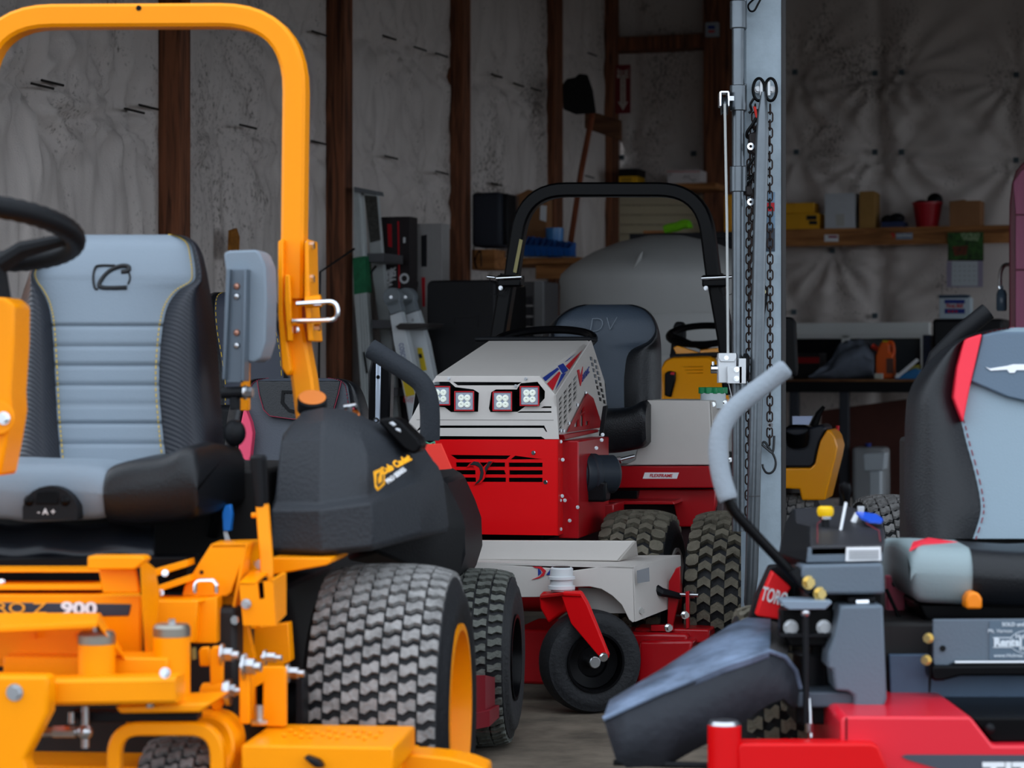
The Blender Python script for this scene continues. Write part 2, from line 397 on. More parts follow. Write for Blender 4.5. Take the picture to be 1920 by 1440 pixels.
def tire(fr, parent, c, R, W, rimR, yaw=0, rows=7, around=52, lug=LUGS, h=.011, mlug=None, mrim=None, fill=(.86, .80), smooth=False, dish=.35, flip=1, name='wheel'):
    """Wheel standing at local (r, d); axle along local r turned by yaw; outer face towards +axle."""
    ax = Vector((math.cos(math.radians(yaw)), -math.sin(math.radians(yaw)), 0)); fw = Vector((ax.y, -ax.x, 0)); up = Vector((0, 0, 1))
    o = Vector((c[0], c[1], R)); hb = h if not smooth else 0
    crown = lambda t: R-hb-.10*R*(abs(2*t)**3.2)*.55
    pr = []
    for t in np.linspace(-.5, .5, 15): pr.append((crown(t), t*W*.86))
    for a in (20, 50, 80): q = math.radians(a); pr.append((crown(.5)-.06*R-.10*R*(1-math.cos(q)), W*(.43+.058*math.sin(q))))
    pr += [(R*.72, W*.488), (rimR*1.12, W*.47), (rimR*1.02, W*.455), (rimR, W*.40), (rimR, -W*.40), (rimR*1.02, -W*.455), (rimR*1.12, -W*.47), (R*.72, -W*.488)]
    for a in (80, 50, 20): q = math.radians(a); pr.append((crown(.5)-.06*R-.10*R*(1-math.cos(q)), -W*(.43+.058*math.sin(q))))
    w = mk(name, MB().lathe(pr, o, ax, 56, closed=True), RUB, parent, ang=50)
    if not smooth:
        mb = MB(); cw = W*.86/rows; cl = 2*math.pi*R/around; mid = (rows-1)/2
        for j in range(rows):
            for i in range(around):
                th0 = (i+(.5 if j % 2 else 0))*2*math.pi/around
                sg = (1 if j % 2 else -1)
                if lug is CHEV and j in (0, rows-1): L = OCT
                else: L = lug
                top, bot = [], []
                for a, b in L:
                    t = ((j-mid)*cw+a*cw*fill[0])/(W*.86); th = th0+flip*b*fill[1]*cl/R
                    rr = crown(t)
                    dr = fw*math.cos(th)+up*math.sin(th)
                    top.append(o+ax*(t*W*.86)+dr*(rr+h)); bot.append(o+ax*(t*W*.86)+dr*(rr-.004))
                k = len(L); mb.add(bot+top, [tuple(range(k, 2*k))]+[(q, (q+1) % k, (q+1) % k+k, q+k) for q in range(k)])
        # make face winding outward irrespective of handedness
        me = mk('tread', mb, mlug or LUG, w, ang=40)
    if mrim:
        e = W*.45
        pr = [(rimR*1.05, e), (rimR*1.05, e+.008), (rimR*.97, e+.008), (rimR*.93, e-.02), (rimR*.90, e-W*dish*.6), (rimR*.55, e-W*dish*.75), (rimR*.5, e-W*dish), (rimR*.28, e-W*dish), (.001, e-W*dish)]
        mk('rim', MB().lathe(pr, o, ax, 48), mrim, w, ang=35)
        mk('hub', MB().cyl(o+ax*(e-W*dish-.01), o+ax*(e-W*dish+.03), rimR*.22, n=16), STEEL, w, .003)
        pr = [(r_, -h_) for r_, h_ in pr]
        mk('rim', MB().lathe(pr, o, ax, 48), mrim, w, ang=35)
    return w
# ================================================================ yellow steering-wheel zero-turn mower
C = Fr(-.869, 5.0155, 6)
cub = thing('zero_turn_mower', 'yellow zero-turn mower with steering wheel, grey seat and tall yellow roll bar', 'mower', C)
tire(C, cub, (.627, 0), .305, .30, .175, mrim=YEL, fill=(.88, .82))
tire(C, cub, (-.627, 0), .305, .30, .160, yaw=180, mrim=YEL)
# roll bar
d = .24
bar = fillet([C.pd(-30, 560, d), C.pd(-34, 33, d), C.pd(557, 30, d), C.pd(551, 560, d)], .165, 10)
rb = mk('roll_bar', MB().rtube(bar, (0, 1, 0), .050, .062), YEL, cub)
p = C.pd(260, 15, d-.032); mk('bolt_hole', MB().cyl(p, p+Vector((0, .004, 0)), .006), BLKG, rb)
for sx, lower in ((1, [(546, 505), (551, 600), (572, 715), (584, 815)]), (-1, [(-30, 500), (-34, 600), (-50, 715), (-60, 815)])):
    mk('roll_bar_post', MB().rtube([C.pd(x, y, d+.02) for x, y in lower], (0, 1, 0), .048, .07), YEL, cub)
for pl, dd in (([(521, 452), (531, 448), (531, 590), (545, 695), (538, 705), (528, 690), (521, 590)], d-.055), ([(571, 455), (578, 448), (580, 560), (588, 640), (577, 640), (570, 560)], d-.055)):
    mk('hinge_plate', MB().prism(C.poly(pl, dd), (0, .11, 0)), YEL, cub, .003)
mk('hinge_plate', MB().prism(C.poly([(534, 515), (543, 515), (545, 560), (548, 640), (538, 640), (533, 560)], d-.065), (0, .02, 0)), YEL, cub, .003)
pb = fillet([C.pd(556, 570, d-.07), C.pd(632, 565, d-.07), C.pd(634, 600, d-.07), C.pd(548, 602, d-.07)], .03, 8)
mk('lock_pin', MB().tube(pb, .0055, 10), CHROME, cub)
p = C.pd(574, 567, d-.05); mk('lock_boss', MB().cyl(p, C.pd(602, 564, d-.05), .013), YEL, cub)
for x, y in ((580, 461), (580, 523)): p = C.pd(x-6, y, d-.02); bolt(p, (1, 0, 0), .009, .018, CHROME, cub)
p = C.pd(578, 614, d-.04); bolt(p, (1, 0, 0), .008, .026, CHROME, cub)
bolt(C.pd(555, 618, d-.02), (0, -1, 0), .006, .012, CHROME, cub)
# seat
YST = pm('yellow_thread', (214, 178, 60), .8)
CARB = pm('carbon_vinyl', (30, 33, 41), .38); nt = CARB.node_tree
wv = nt.nodes.new('ShaderNodeTexWave'); wv.inputs['Scale'].default_value = 55; wv.bands_direction = 'DIAGONAL'
bpn = nt.nodes.new('ShaderNodeBump'); bpn.inputs['Strength'].default_value = .35; bpn.inputs['Distance'].default_value = .003
nt.links.new(nt.nodes['Texture Coordinate'].outputs['Object'], wv.inputs[0]); nt.links.new(wv.outputs[0], bpn.inputs['Height']); nt.links.new(bpn.outputs[0], nt.nodes['Principled BSDF'].inputs['Normal'])
rows = [(440, 140, 150, 322, 332, .07), (444, 118, 128, 340, 350, .045), (456, 92, 100, 356, 368, .02), (478, 72, 78, 362, 380, .008), (510, 56, 62, 366, 388, 0), (528, 50, 66, 362, 391, 0), (545, 44, 78, 335, 394, 0), (570, 38, 90, 316, 398, 0),
        (605, 33, 97, 306, 403, 0), (660, 27, 101, 300, 408, 0), (720, 24, 104, 298, 412, 0), (780, 20, 107, 302, 416, 0), (830, 16, 111, 307, 420, 0), (885, 10, 116, 314, 424, 0)]
seat_back(C, rows, cub, .02, .10, GRYV, CARB, YST, seams=[611+36.6*i for i in range(7)], n=150, bul=.05)
em_ = lambda L: [C.pd(x, y, .105-.1*(y-440)/445*1.0-.004) for x, y in L]
mk('seat_emblem', MB().tube(smooth_curve(em_([(216, 498), (186, 498), (178, 504), (175, 522), (178, 540), (184, 542)])), .0028, 6).tube(smooth_curve(em_([(242, 512), (244, 522), (240, 533)])), .0026, 6), BLKV, cub)
mk('seat_emblem', MB().tube(smooth_curve(em_([(228, 510), (240, 508), (240, 500), (226, 499), (206, 508), (192, 522), (186, 534), (192, 539), (210, 540), (238, 539)])), [.0025]+[.0055]*48+[.0045]*6 if False else .0052, 8), BLKV, cub)
cushion(C, [(-170, 895, 975), (-100, 870, 985), (0, 866, 975), (60, 868, 980), (130, 868, 978), (185, 872, 975), (206, 878, 972)], cub, -.34, .08, GRYV, 'seat_cushion')
cushion(C, [(206, 880, 974), (215, 872, 982), (250, 862, 985), (300, 856, 984), (325, 848, 983), (345, 838, 980), (362, 838, 975), (374, 848, 968), (381, 872, 955)], cub, -.345, .08, BLKV, 'cushion_bolster')
kn = [(42, 975), (42, 950)]+[(93-51*math.cos(math.radians(a)), 957-46*math.sin(math.radians(a))) for a in range(8, 173, 15)]+[(145, 950), (145, 975)]
k_ = mk('weight_dial', MB().prism(C.poly(kn, -.368), (0, .04, 0)), BLKP, cub, .006)
fplate(C, [(67, 921), (110, 921), (109, 946), (66, 946)], -.371, .01, k_, 'dial_window', BLKG)
for x in (56, 124): p = C.pd(x, 939, -.362); mk('dial_knob', MB().ball(p, .012), BLKG, k_)
text('- ⌂ +'.replace('⌂', 'A'), .017, C.pd(87, 960, -.369), (1, 0, 0), (0, 0, 1), WHT, k_, 'dial_marks')
sk = [[C.pd(x, y+3*math.sin(x*.05), -.27+.05*math.cos(math.pi*(y-985)/55)) for x in range(-120, 300, 10)] for y in range(982, 1046, 7)]
mk('bellows', MB().grid(sk), pm('black_rubber_sheet', (20, 22, 27), .3), cub, thick=.01, ang=60)
# armrest folded upright
mk('armrest', MB().prism([C.pd(x, y, .02) for x, y in [(419, 476), (426, 470), (480, 468), (488, 476), (498, 500), (500, 560), (498, 640), (488, 672), (476, 680), (446, 676)]], (0, .11, 0)), GRYV, cub, .02, seg=4)
mk('armrest_back', MB().prism([C.pd(x, y, .06) for x, y in [(480, 470), (492, 480), (502, 510), (503, 600), (498, 650), (485, 680)]], (0, .09, 0)), BLKV, cub, .012)
ab = mk('armrest_bracket', MB().prism(C.poly([(431, 504), (459, 504), (457, 700), (452, 718), (424, 718), (420, 700)], .0), (0, .02, 0)).prism(C.poly([(424, 504), (431, 504), (422, 712), (416, 712)], -.02), (0, .05, 0)).prism(C.poly([(457, 504), (462, 504), (458, 715), (452, 715)], -.02), (0, .05, 0)), pm('bracket_grey', (92, 102, 112), .4, .4), cub, .002)
COPP = pm('copper_rivet', (178, 130, 112), .4, .8)
for y, m_ in ((537, COPP), (556, STEEL), (624, COPP), (648, STEEL)): p = C.pd(444, y, .0); mk('rivet', MB().lathe([(.001, .006), (.005, .005), (.0075, 0)], p, (0, -1, 0), 12), m_, ab)
mk('armrest_pivot', MB().cyl(C.pd(416, 737, .01), C.pd(468, 735, .01), .012), BLKP, cub); bolt(C.pd(458, 736, .0), (1, -.1, 0), .011, .018, STEEL, cub)
mk('adjust_screw', MB().cyl(C.pd(440, 745, .01), C.pd(441, 768, .01), .011).ball(C.pd(440, 812, .03), (.024, .02, .028)), BLKP, cub, .002)
mk('armrest_support', MB().prism(C.poly([(452, 680), (464, 680), (464, 770), (450, 770)], .10), (0, .03, 0)), YEL, cub, .002)
bk = fplate(C, [(378, 866), (405, 864), (402, 897), (374, 897)], -.05, .03, cub, 'belt_buckle', BLKP)
fplate(C, [(380, 868), (403, 866), (400, 893), (378, 894)], -.055, .012, bk, 'buckle_button', pm('red_plastic', (226, 42, 36), .35))
mk('belt_strap', MB().tube(smooth_curve([C.pd(390, 895, -.02), C.pd(398, 930, -.02), C.pd(404, 965, 0), C.pd(398, 1000, .05)]), .014, 8), BLKP, cub)
cn = fplate(C, [(416, 962), (421, 948), (432, 946), (435, 965), (432, 996), (418, 996)], -.10, .02, cub, 'wire_plug', pm('blue_plastic', (28, 118, 205), .4))
mk('wire', MB().tube(smooth_curve([C.pd(424, 996, -.09), C.pd(428, 1010, -.09), C.pd(434, 1022, -.08)]), .003, 6).tube(smooth_curve([C.pd(421, 996, -.09), C.pd(424, 1012, -.09), C.pd(428, 1024, -.08)]), .003, 6), WHT, cn)
for x in (394, 402): bolt(C.pd(x, 955, -.06), (0, -1, 0), .006, .012, CHROME, cub)
# steering wheel and column
c0 = C.pd(-52, 437, -.55); R0 = .187; sph = .235
ring = [c0+Vector((R0*math.cos(t), -math.cos(math.asin(sph))*R0*math.sin(t), sph*R0*math.sin(t))) for t in [2*math.pi*i/96 for i in range(96)]]
sw = mk('steering_wheel', MB().tube(ring, [.0205+.0013*math.sin(i*2*math.pi/96*48+.7) for i in range(96)], 14, closed=True), BLKP, cub, ang=60)
hub = c0+Vector((0, .02, -.085))
mk('spoke', MB().tube([hub, c0+Vector((.09, .02, -.03)), c0+Vector((.165, .03, -.012))], [.022, .017, .012], 10).tube([hub, c0+Vector((-.165, .03, -.012))], .015, 8), BLKP, sw)
mk('steering_hub', MB().cyl(hub+Vector((0, 0, .03)), hub+Vector((.01, .02, -.14)), .055, .065, 20), BLKP, sw)
mk('steering_column', MB().prism([C.pd(x, y, -.6) for x, y in [(-90, 560), (8, 557), (27, 572), (26, 640), (20, 735), (22, 770), (12, 830), (0, 892), (-90, 900)]], (0, .10, 0)), YEL, cub, .006)
mk('column_pivot', MB().cyl(C.pd(-5, 783, -.62), C.pd(-5, 783, -.50), .032), YEL, cub, .002); bolt(C.pd(8, 784, -.62), (0, -1, 0), .009, .014, CHROME, cub)
# fuel tank over the wheel
TNK = pm('tank_plastic', (38, 41, 46), .58, 0, .25, 140)
def ring_(pts): return [C.pd(x, y, dd) for x, y, dd in pts]
tk = MB().loft([
    ring_([(512, 1040, -.16), (604, 1042, -.20), (700, 1032, -.16), (780, 1010, .02), (838, 1000, .25), (800, 990, .36), (520, 1000, .36)]),
    ring_([(505, 1030, -.18), (602, 1034, -.22), (700, 1024, -.18), (790, 998, .02), (842, 985, .27), (800, 985, .38), (512, 995, .38)]),
    ring_([(510, 994, -.18), (600, 990, -.22), (700, 978, -.18), (785, 935, .02), (832, 900, .27), (800, 900, .38), (515, 960, .38)]),
    ring_([(509, 958, -.18), (600, 956, -.22), (697, 943, -.18), (780, 905, .02), (822, 873, .27), (790, 880, .38), (512, 930, .38)]),
    ring_([(516, 942, -.15), (601, 945, -.19), (690, 930, -.15), (772, 890, .03), (812, 862, .25), (780, 870, .36), (516, 915, .36)]),
    ring_([(527, 830, -.10), (604, 826, -.14), (690, 855, -.11), (755, 835, .05), (778, 820, .22), (740, 815, .33), (530, 815, .33)]),
    ring_([(545, 800, -.05), (606, 790, -.09), (672, 800, -.07), (715, 800, .08), (728, 800, .2), (700, 790, .28), (550, 790, .28)]),
    ring_([(566, 772, .02), (606, 764, 0), (650, 768, .02), (676, 778, .10), (682, 785, .18), (660, 775, .22), (575, 768, .22)])])
tank = mk('fuel_tank', tk, TNK, cub, .018, seg=4, ang=30)
OR = pm('cap_orange', (214, 120, 48), .35, .2)
p = C.pd(585, 770, .06); a = Vector((.12, -.55, 1)).normalized(); mk('tank_cap', MB().cyl(p, p+a*.030, .031, n=28), BLKP, tank, .003); mk('cap_seal', MB().cyl(p+a*.030, p+a*.034, .029, n=28), OR, tank, .002)
p = C.pd(656, 781, .08); cp = mk('tank_neck', MB().lathe([(.019, 0), (.021, .006), (.019, .010)], p, (.1, -.4, 1), 24), OR, tank); mk('vent_valve', MB().cyl(p, p+Vector((0, -.005, .022)), .006).cyl(p+Vector((-.012, 0, .02)), p+Vector((.014, -.004, .024)), .0045), STEEL, cp)
lt = mk('cargo_latch', MB().prism([C.pd(x, y, .0) for x, y in [(708, 790), (716, 784), (738, 783), (752, 790), (784, 822), (790, 834), (786, 846), (774, 852), (756, 842), (722, 806)]], (0, .09, 0)), BLKG, tank, .008, seg=3)
fplate(C, [(728, 793), (736, 790), (744, 797), (737, 801)], -.006, .01, lt, 'latch_button', STEEL); fplate(C, [(740, 802), (750, 804), (752, 812), (742, 808)], -.006, .01, lt, 'latch_button', STEEL)
fv = C.pd(790, 870, .09)-C.pd(700, 900, -.12); n_ = Vector((fv.y, -fv.x, 0)).normalized()
YP = pm('yellow_print', (250, 172, 10), .5)
up_ = C.pd(705, 870, -.11)-C.pd(711, 920, -.165)
em = mk('tank_emblem', MB().holes([C.pd(x, y, q) for x, y, q in [(700, 884, -.165), (716, 877, -.145), (721, 884, -.137), (722, 908, -.142), (708, 921, -.168), (703, 914, -.178)]], [[C.pd(x, y, q) for x, y, q in [(706, 889, -.158), (713, 885, -.148), (708, 898, -.158), (709, 908, -.162), (716, 903, -.15), (716, 890, -.146), (719, 890, -.142), (719, 904, -.148), (709, 915, -.168), (705, 908, -.172)]]], (0, .004, 0)), YP, tank)
text('Cub Cadet', .0225, C.pd(741, 872, -.085), C.pd(758, 858, -.07)-C.pd(720, 878, -.125), up_, YP, tank, 'tank_lettering', shear=.2, sx=.95, bold=.0008)
text('PRO SERIES', .0145, C.pd(742, 892, -.092), C.pd(760, 876, -.07)-C.pd(724, 902, -.125), up_, WHT, tank, 'tank_lettering', shear=.2, sx=.9, bold=.0004)
mk('tank_bracket', MB().prism(C.poly([(505, 1046), (619, 1046), (620, 1055), (612, 1060), (518, 1077), (506, 1077)], -.25), (0, .20, 0)), YEL, cub, .003)
mk('rear_cowl', MB().loft([ring_([(700, 1035, .12), (790, 1075, .30), (862, 1085, .52), (845, 1085, .65), (650, 1050, .6)]), ring_([(700, 1000, .12), (800, 1000, .28), (873, 990, .5), (850, 990, .66), (650, 1000, .6)]), ring_([(720, 940, .15), (810, 930, .3), (866, 962, .5), (845, 955, .64), (660, 940, .6)]), ring_([(740, 900, .2), (815, 890, .32), (838, 905, .5), (830, 905, .6), (680, 900, .58)])]), BLKP, cub, .01)
# hand lever
lv = mk('brake_lever', MB().rtube([C.pd(492, 945, -.34), C.pd(500, 1050, -.36), C.pd(503, 1150, -.38)], (0, 1, 0), .024, .018), YEL, cub)
g = [C.pd(x, y, -.34) for x, y in ((490, 950), (489, 930), (487, 900), (485, 875), (484, 858), (484, 853))]
mk('lever_grip', MB().tube(g, [.012, .0135, .015, .016, .0165, .012], 14), BLKP, lv)
mb = MB()
for i in range(18):
    for j in range(2): mb.ball(C.pd(494+j*5+i*.3, 864+i*4.7, -.352), .0016, 6, 4)
mk('grip_studs', mb, BLKG, lv)
mk('lever_pin', MB().cyl(C.pd(472, 966, -.34), C.pd(490, 966, -.34), .005), YEL, lv)
# frame sheet metal
mk('side_frame', MB().prism(C.poly([(396, 1020), (463, 1019), (434, 1110), (425, 1118), (341, 1118), (346, 1098)], -.42), (0, .02, 0)), YEL, cub, .002)
mk('side_frame_top', MB().prism([C.pd(396, 1020, -.42), C.pd(463, 1019, -.42), C.pd(490, 1011, -.25), C.pd(412, 1013, -.25)], (0, 0, -.008)), YEL, cub, .001)
mk('side_frame_return', MB().prism([C.pd(463, 1019, -.42), C.pd(490, 1011, -.25), C.pd(490, 1180, -.25), C.pd(434, 1175, -.42)], (-.006, 0, 0)), YEL, cub, .001)
mk('hole', MB().cyl(C.pd(378, 1073, -.422), C.pd(378, 1073, -.41), .004), BLKG, cub)
ub = fillet([C.pd(365, 1112, -.46), C.pd(367, 1089, -.46), C.pd(405, 1089, -.46), C.pd(406, 1112, -.46)], .022, 8); mk('lift_loop', MB().tube(ub, .0045, 8), CHROME, cub)
mk('lever_box', MB().holes(C.poly([(448, 1093), (478, 1093), (512, 1088), (517, 1173), (456, 1173)], -.46), [C.poly([(483, 1092), (494, 1090), (496, 1122), (486, 1124)], -.46)], (0, .006, 0)).prism([C.pd(512, 1088, -.46), C.pd(537, 1074, -.36), C.pd(537, 1152, -.36), C.pd(517, 1173, -.46)], (-.004, .003, 0)).prism([C.pd(448, 1093, -.46), C.pd(478, 1093, -.46), C.pd(505, 1070, -.36), C.pd(470, 1070, -.36)], (0, 0, -.004)).prism([C.pd(512, 1088, -.46), C.pd(506, 1088, -.46), C.pd(531, 1072, -.36), C.pd(537, 1074, -.36)], (0, 0, -.004)), YEL, cub, .001)
fplate(C, [(478, 1085), (500, 1082), (502, 1135), (480, 1135)], -.40, .01, cub, 'slot_liner', BLKG)
for x, y, q in ((457, 1064, -.33), (469, 1056, -.3), (487, 1058, -.33), (474, 1080, -.35), (462, 1132, -.462)): bolt(C.pd(x, y, q), (0, -1, 0), .007, .012, STEEL, cub)
mk('side_frame_lower', MB().prism(C.poly([(404, 1090), (452, 1090), (490, 1175), (540, 1168), (545, 1240), (500, 1262), (470, 1240), (404, 1240)], -.28), (0, .04, 0)).prism(C.poly([(395, 1118), (452, 1118), (478, 1236), (395, 1236)], -.38), (0, .02, 0)), YEL, cub, .002)
bolt(C.pd(433, 1160, -.42), (.5, -1, 0), .009, .03, CHROME, cub)
mk('cross_member', MB().prism(C.poly([(288, 1127), (370, 1127), (364, 1205), (288, 1205)], -.5), (0, .06, 0)).prism([C.pd(288, 1127, -.5), C.pd(370, 1127, -.5), C.pd(410, 1118, -.42), C.pd(288, 1116, -.42)], (0, 0, -.004)), YEL, cub, .002)
mk('cross_channel', MB().prism(C.poly([(364, 1127), (406, 1119), (406, 1206), (362, 1206)], -.47), (0, .05, 0)), YEL, cub, .002)
pan = mk('front_panel', MB().prism(C.poly([(-150, 1117), (262, 1117), (262, 1250), (-150, 1250)], -.57), (0, .02, 0)).prism([C.pd(-150, 1117, -.57), C.pd(262, 1117, -.57), C.pd(262, 1110, -.50), C.pd(-150, 1110, -.50)], (0, 0, -.005)), YEL, cub, .002)
lb = fplate(C, [(-90, 1128), (246, 1133), (241, 1155), (-90, 1160)], -.573, .004, pan, 'model_strip', pm('strip_navy', (44, 50, 62), .5))
text('PRO Z', .028, C.pd(28, 1141, -.575), (1, 0, 0), (0, 0, 1), pm('orange_print', (236, 160, 40), .5), lb, 'model_lettering', sx=1.5)
text('900', .031, C.pd(148, 1142, -.575), (1, 0, 0), (0, 0, 1), WHT, lb, 'model_lettering', sx=1.45, bold=.0012)
mk('seat_base_rail', MB().prism(C.poly([(-150, 1098), (190, 1098), (190, 1106), (-150, 1106)], -.54), (0, .1, 0)).prism(C.poly([(-150, 1069), (190, 1069), (190, 1073), (-150, 1073)], -.5), (0, .1, 0)).prism(C.poly([(286, 1068), (350, 1050), (352, 1062), (288, 1082)], -.45), (0, .06, 0)).prism(C.poly([(290, 1100), (355, 1078), (357, 1090), (290, 1112)], -.46), (0, .06, 0)), YEL, cub, .001)
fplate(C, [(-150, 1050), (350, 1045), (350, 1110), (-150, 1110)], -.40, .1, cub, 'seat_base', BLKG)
for x, y in ((4, 1092), (310, 1075), (302, 1112)): bolt(C.pd(x, y, -.47), (0, -1, .3), .0048, .009, CHROME, cub)
mk('step_bracket', MB().prism(C.poly([(164, 1043), (264, 1043), (272, 1050), (262, 1060), (252, 1068), (163, 1068)], -.66), (0, .05, 0)).prism(C.poly([(184, 1066), (254, 1066), (262, 1112), (192, 1112)], -.62), (0, .01, 0)).prism([C.pd(262, 1050, -.66), C.pd(282, 1066, -.60), C.pd(291, 1110, -.58), C.pd(280, 1240, -.58), C.pd(272, 1238, -.62), C.pd(264, 1110, -.65)], (.004, .02, 0)), YEL, cub, .004)
mk('foot_plate', MB().prism([C.pd(-150, 1182, -.80), C.pd(182, 1166, -.80), C.pd(186, 1150, -.66), C.pd(-150, 1150, -.66)], (0, 0, -.01)).prism([C.pd(182, 1166, -.80), C.pd(186, 1150, -.66), C.pd(240, 1238, -.66), C.pd(236, 1238, -.70)], (-.004, 0, 0)).prism(C.poly([(-150, 1150), (186, 1150), (238, 1238), (-150, 1238)], -.64), (0, .01, 0)), YEL, cub, .002)
for x in (65, 145): bolt(C.pd(x, 1192, -.66), (0, -1, 0), .005, .006, YEL, cub)
# front axle, caster tubes
mk('front_axle', MB().box(C.pd(-150, 1273, -.86), C.pd(90, 1320, -.74)), YEL, cub, .006)
mk('axle_beam', MB().rtube([C.pd(88, 1294, -.80), C.pd(338, 1290, -.78)], (0, 1, 0), .046, .07), YEL, cub)
mk('axle_rear_beam', MB().box(C.pd(5, 1230, -.70), C.pd(340, 1262, -.60)), YEL, cub, .004)
CAPM = pm('dull_steel_cap', (150, 146, 136), .35, .9)
for x, y0, y1, dd, w_ in ((181, 1206, 1275, -.74, 34), (322, 1192, 1325, -.66, 34)):
    a, b = C.pd(x, y1, dd), C.pd(x, y0, dd); r_ = (C.pd(x+w_, y1, dd)-a).x
    t_ = mk('caster_tube', MB().cyl(a, b, r_, n=28), YEL, cub, .002)
    mk('tube_cap', MB().lathe([(.001, .022), (r_*.9, .021), (r_*1.02, .015), (r_*1.02, 0)], b, (0, 0, 1), 28), CAPM, t_, ang=30)
    bolt(b+Vector((0, 0, .02)), (0, 0, 1), .007, .010, STEEL, t_)
mk('caster_plate', MB().prism(C.poly([(215, 1325), (395, 1318), (375, 1336), (225, 1338)], -.78), (0, .16, 0)), YEL, cub, .004)
mk('tie_bar', MB().prism(C.poly([(130, 1333), (370, 1338), (370, 1352), (150, 1356)], -.72), (0, .04, 0)), BLKP, cub, .003)
tr = mk('tie_rod', MB().cyl(C.pd(70, 1373, -.74), C.pd(150, 1372, -.74), .008), STEEL, cub); bj = C.pd(160, 1372, -.75)
mk('ball_joint', MB().ball(bj, .014).cyl(bj-Vector((0, 0, .028)), bj+Vector((0, 0, .045)), .007).cyl(C.pd(100, 1372, -.745), C.pd(142, 1372, -.745), .011, n=6), STEEL, tr)
mk('grease_fitting', MB().cyl(C.pd(134, 1335, -.75), C.pd(134, 1356, -.75), .006), CHROME, cub)
bolt(C.pd(310, 1262, -.83), (0, -1, .2), .007, .012, STEEL, cub); bolt(C.pd(282, 1324, -.79), (0, -.3, 1), .006, .01, STEEL, cub)
fplate(C, [(-150, 1267), (88, 1268), (90, 1276), (89, 1338), (44, 1425), (60, 1470), (-150, 1470)], -.90, .05, cub, 'axle_end_plate', YEL, .006)
bolt(C.pd(28, 1298, -.90), (0, -1, 0), .011, .010, STEEL, cub)
# hangers and link bolts
for poly_, dd in (([(392, 1222), (398, 1212), (413, 1212), (418, 1222), (418, 1320), (412, 1332), (402, 1334), (395, 1325)], -.56), ([(448, 1248), (452, 1236), (462, 1235), (468, 1244), (468, 1358), (448, 1358)], -.60), ([(372, 1222), (376, 1214), (392, 1213), (392, 1250), (374, 1250)], -.52)):
    fplate(C, poly_, dd, .012, cub, 'hanger', YEL, .003)
for x, y, dd, r_ in ((425, 1228, -.55, .013), (466, 1250, -.6, .015), (430, 1295, -.56, .012), (505, 1233, -.5, .009), (548, 1262, -.46, .011), (390, 1295, -.5, .009)):
    p = C.pd(x, y, dd); mk('link_bolt', MB().cyl(p-Vector((.014, 0, 0)), p+Vector((.024, -.004, 0)), r_*.6).cyl(p-Vector((.006, 0, 0)), p+Vector((.012, -.002, 0)), r_, n=6).cyl(p-Vector((.010, 0, 0)), p-Vector((.006, 0, 0)), r_*1.6, n=20), STEEL, cub)
mk('washer', MB().cyl(C.pd(425, 1298, -.57), C.pd(433, 1298, -.57), .024, n=24), STEEL, cub); mk('pivot_sleeve', MB().cyl(C.pd(385, 1297, -.54), C.pd(425, 1297, -.56), .017), YEL, cub)
mk('deck_lift_bracket', MB().holes(C.poly([(470, 1250), (530, 1250), (535, 1256), (535, 1362), (470, 1362)], -.52), [C.poly([(476, 1287), (494, 1280), (494, 1348), (476, 1348)], -.52)], (0, .02, 0)), YEL, cub, .002)
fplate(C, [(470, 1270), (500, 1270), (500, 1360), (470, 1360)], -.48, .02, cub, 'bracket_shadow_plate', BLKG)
mk('height_stud', MB().cyl(C.pd(486, 1356, -.58), C.pd(486, 1322, -.58), .008, n=12).cyl(C.pd(486, 1356, -.58), C.pd(486, 1350, -.58), .016, n=6), STEEL, cub)
fplate(C, [(358, 1216), (367, 1214), (368, 1236), (359, 1238)], -.64, .002, cub, 'warning_sticker', pm('sticker_black_yellow', (120, 110, 60), .5))
fplate(C, [(555, 1270), (568, 1268), (568, 1390), (553, 1390)], -.36, .06, cub, 'axle_housing', BLKP)
# caster wheel and arch
tire(C, cub, (C.pd(322, 1400, -.62).x, -.52), .165, .155, .07, rows=5, around=30, h=.008, mrim=YEL, name='caster_wheel')
ar = fillet([C.pd(216, 1470, -.72), C.pd(216, 1365, -.72), C.pd(408, 1365, -.72), C.pd(410, 1470, -.72)], .06, 8)
mk('caster_fork', MB().rtube(ar, (0, 1, 0), .024, .03), YEL, cub)
ar2 = fillet([C.pd(408, 1470, -.66), C.pd(440, 1400, -.62), C.pd(425, 1350, -.58), C.pd(250, 1348, -.58)], .06, 8); mk('fork_arm', MB().rtube(ar2, (0, 1, 0), .03, .10), YEL, cub)
# deck
dk = mk('deck', MB().box(C.pd(452, 1397, -.72), C.pd(738, 1450, -.72)+Vector((0, .26, 0))).box(C.pd(-200, 1430, -.60), C.pd(740, 1500, -.60)+Vector((0, .9, 0))), YEL, cub, .004)
ed = [C.pd(x, y, -.5) for x, y in ((742, 1414), (790, 1416), (840, 1421), (880, 1430), (910, 1442), (912, 1470), (742, 1480))]
mk('deck_skirt', MB().prism(ed, (0, .10, 0)), YEL, cub, .004)
mb = MB(); z0 = C.pd(600, 1397, -.72).z
for i in range(11):
    for j in range(2): mb.ball((C.pd(512, 1397, -.72).x+i*.0165*(1 if i < 12 else 1), -.62+.06*j+.02*math.sin(i*1.9), z0+.001), (.0045, .0045, .003), 8, 5)
mk('grip_bumps', mb, YEL, dk, kind='stuff')
mk('deck_knob', MB().prism(C.poly([(568, 1421), (574, 1418), (598, 1427), (606, 1440), (590, 1440)], -.745), (0, .03, 0)), BLKP, cub, .003)
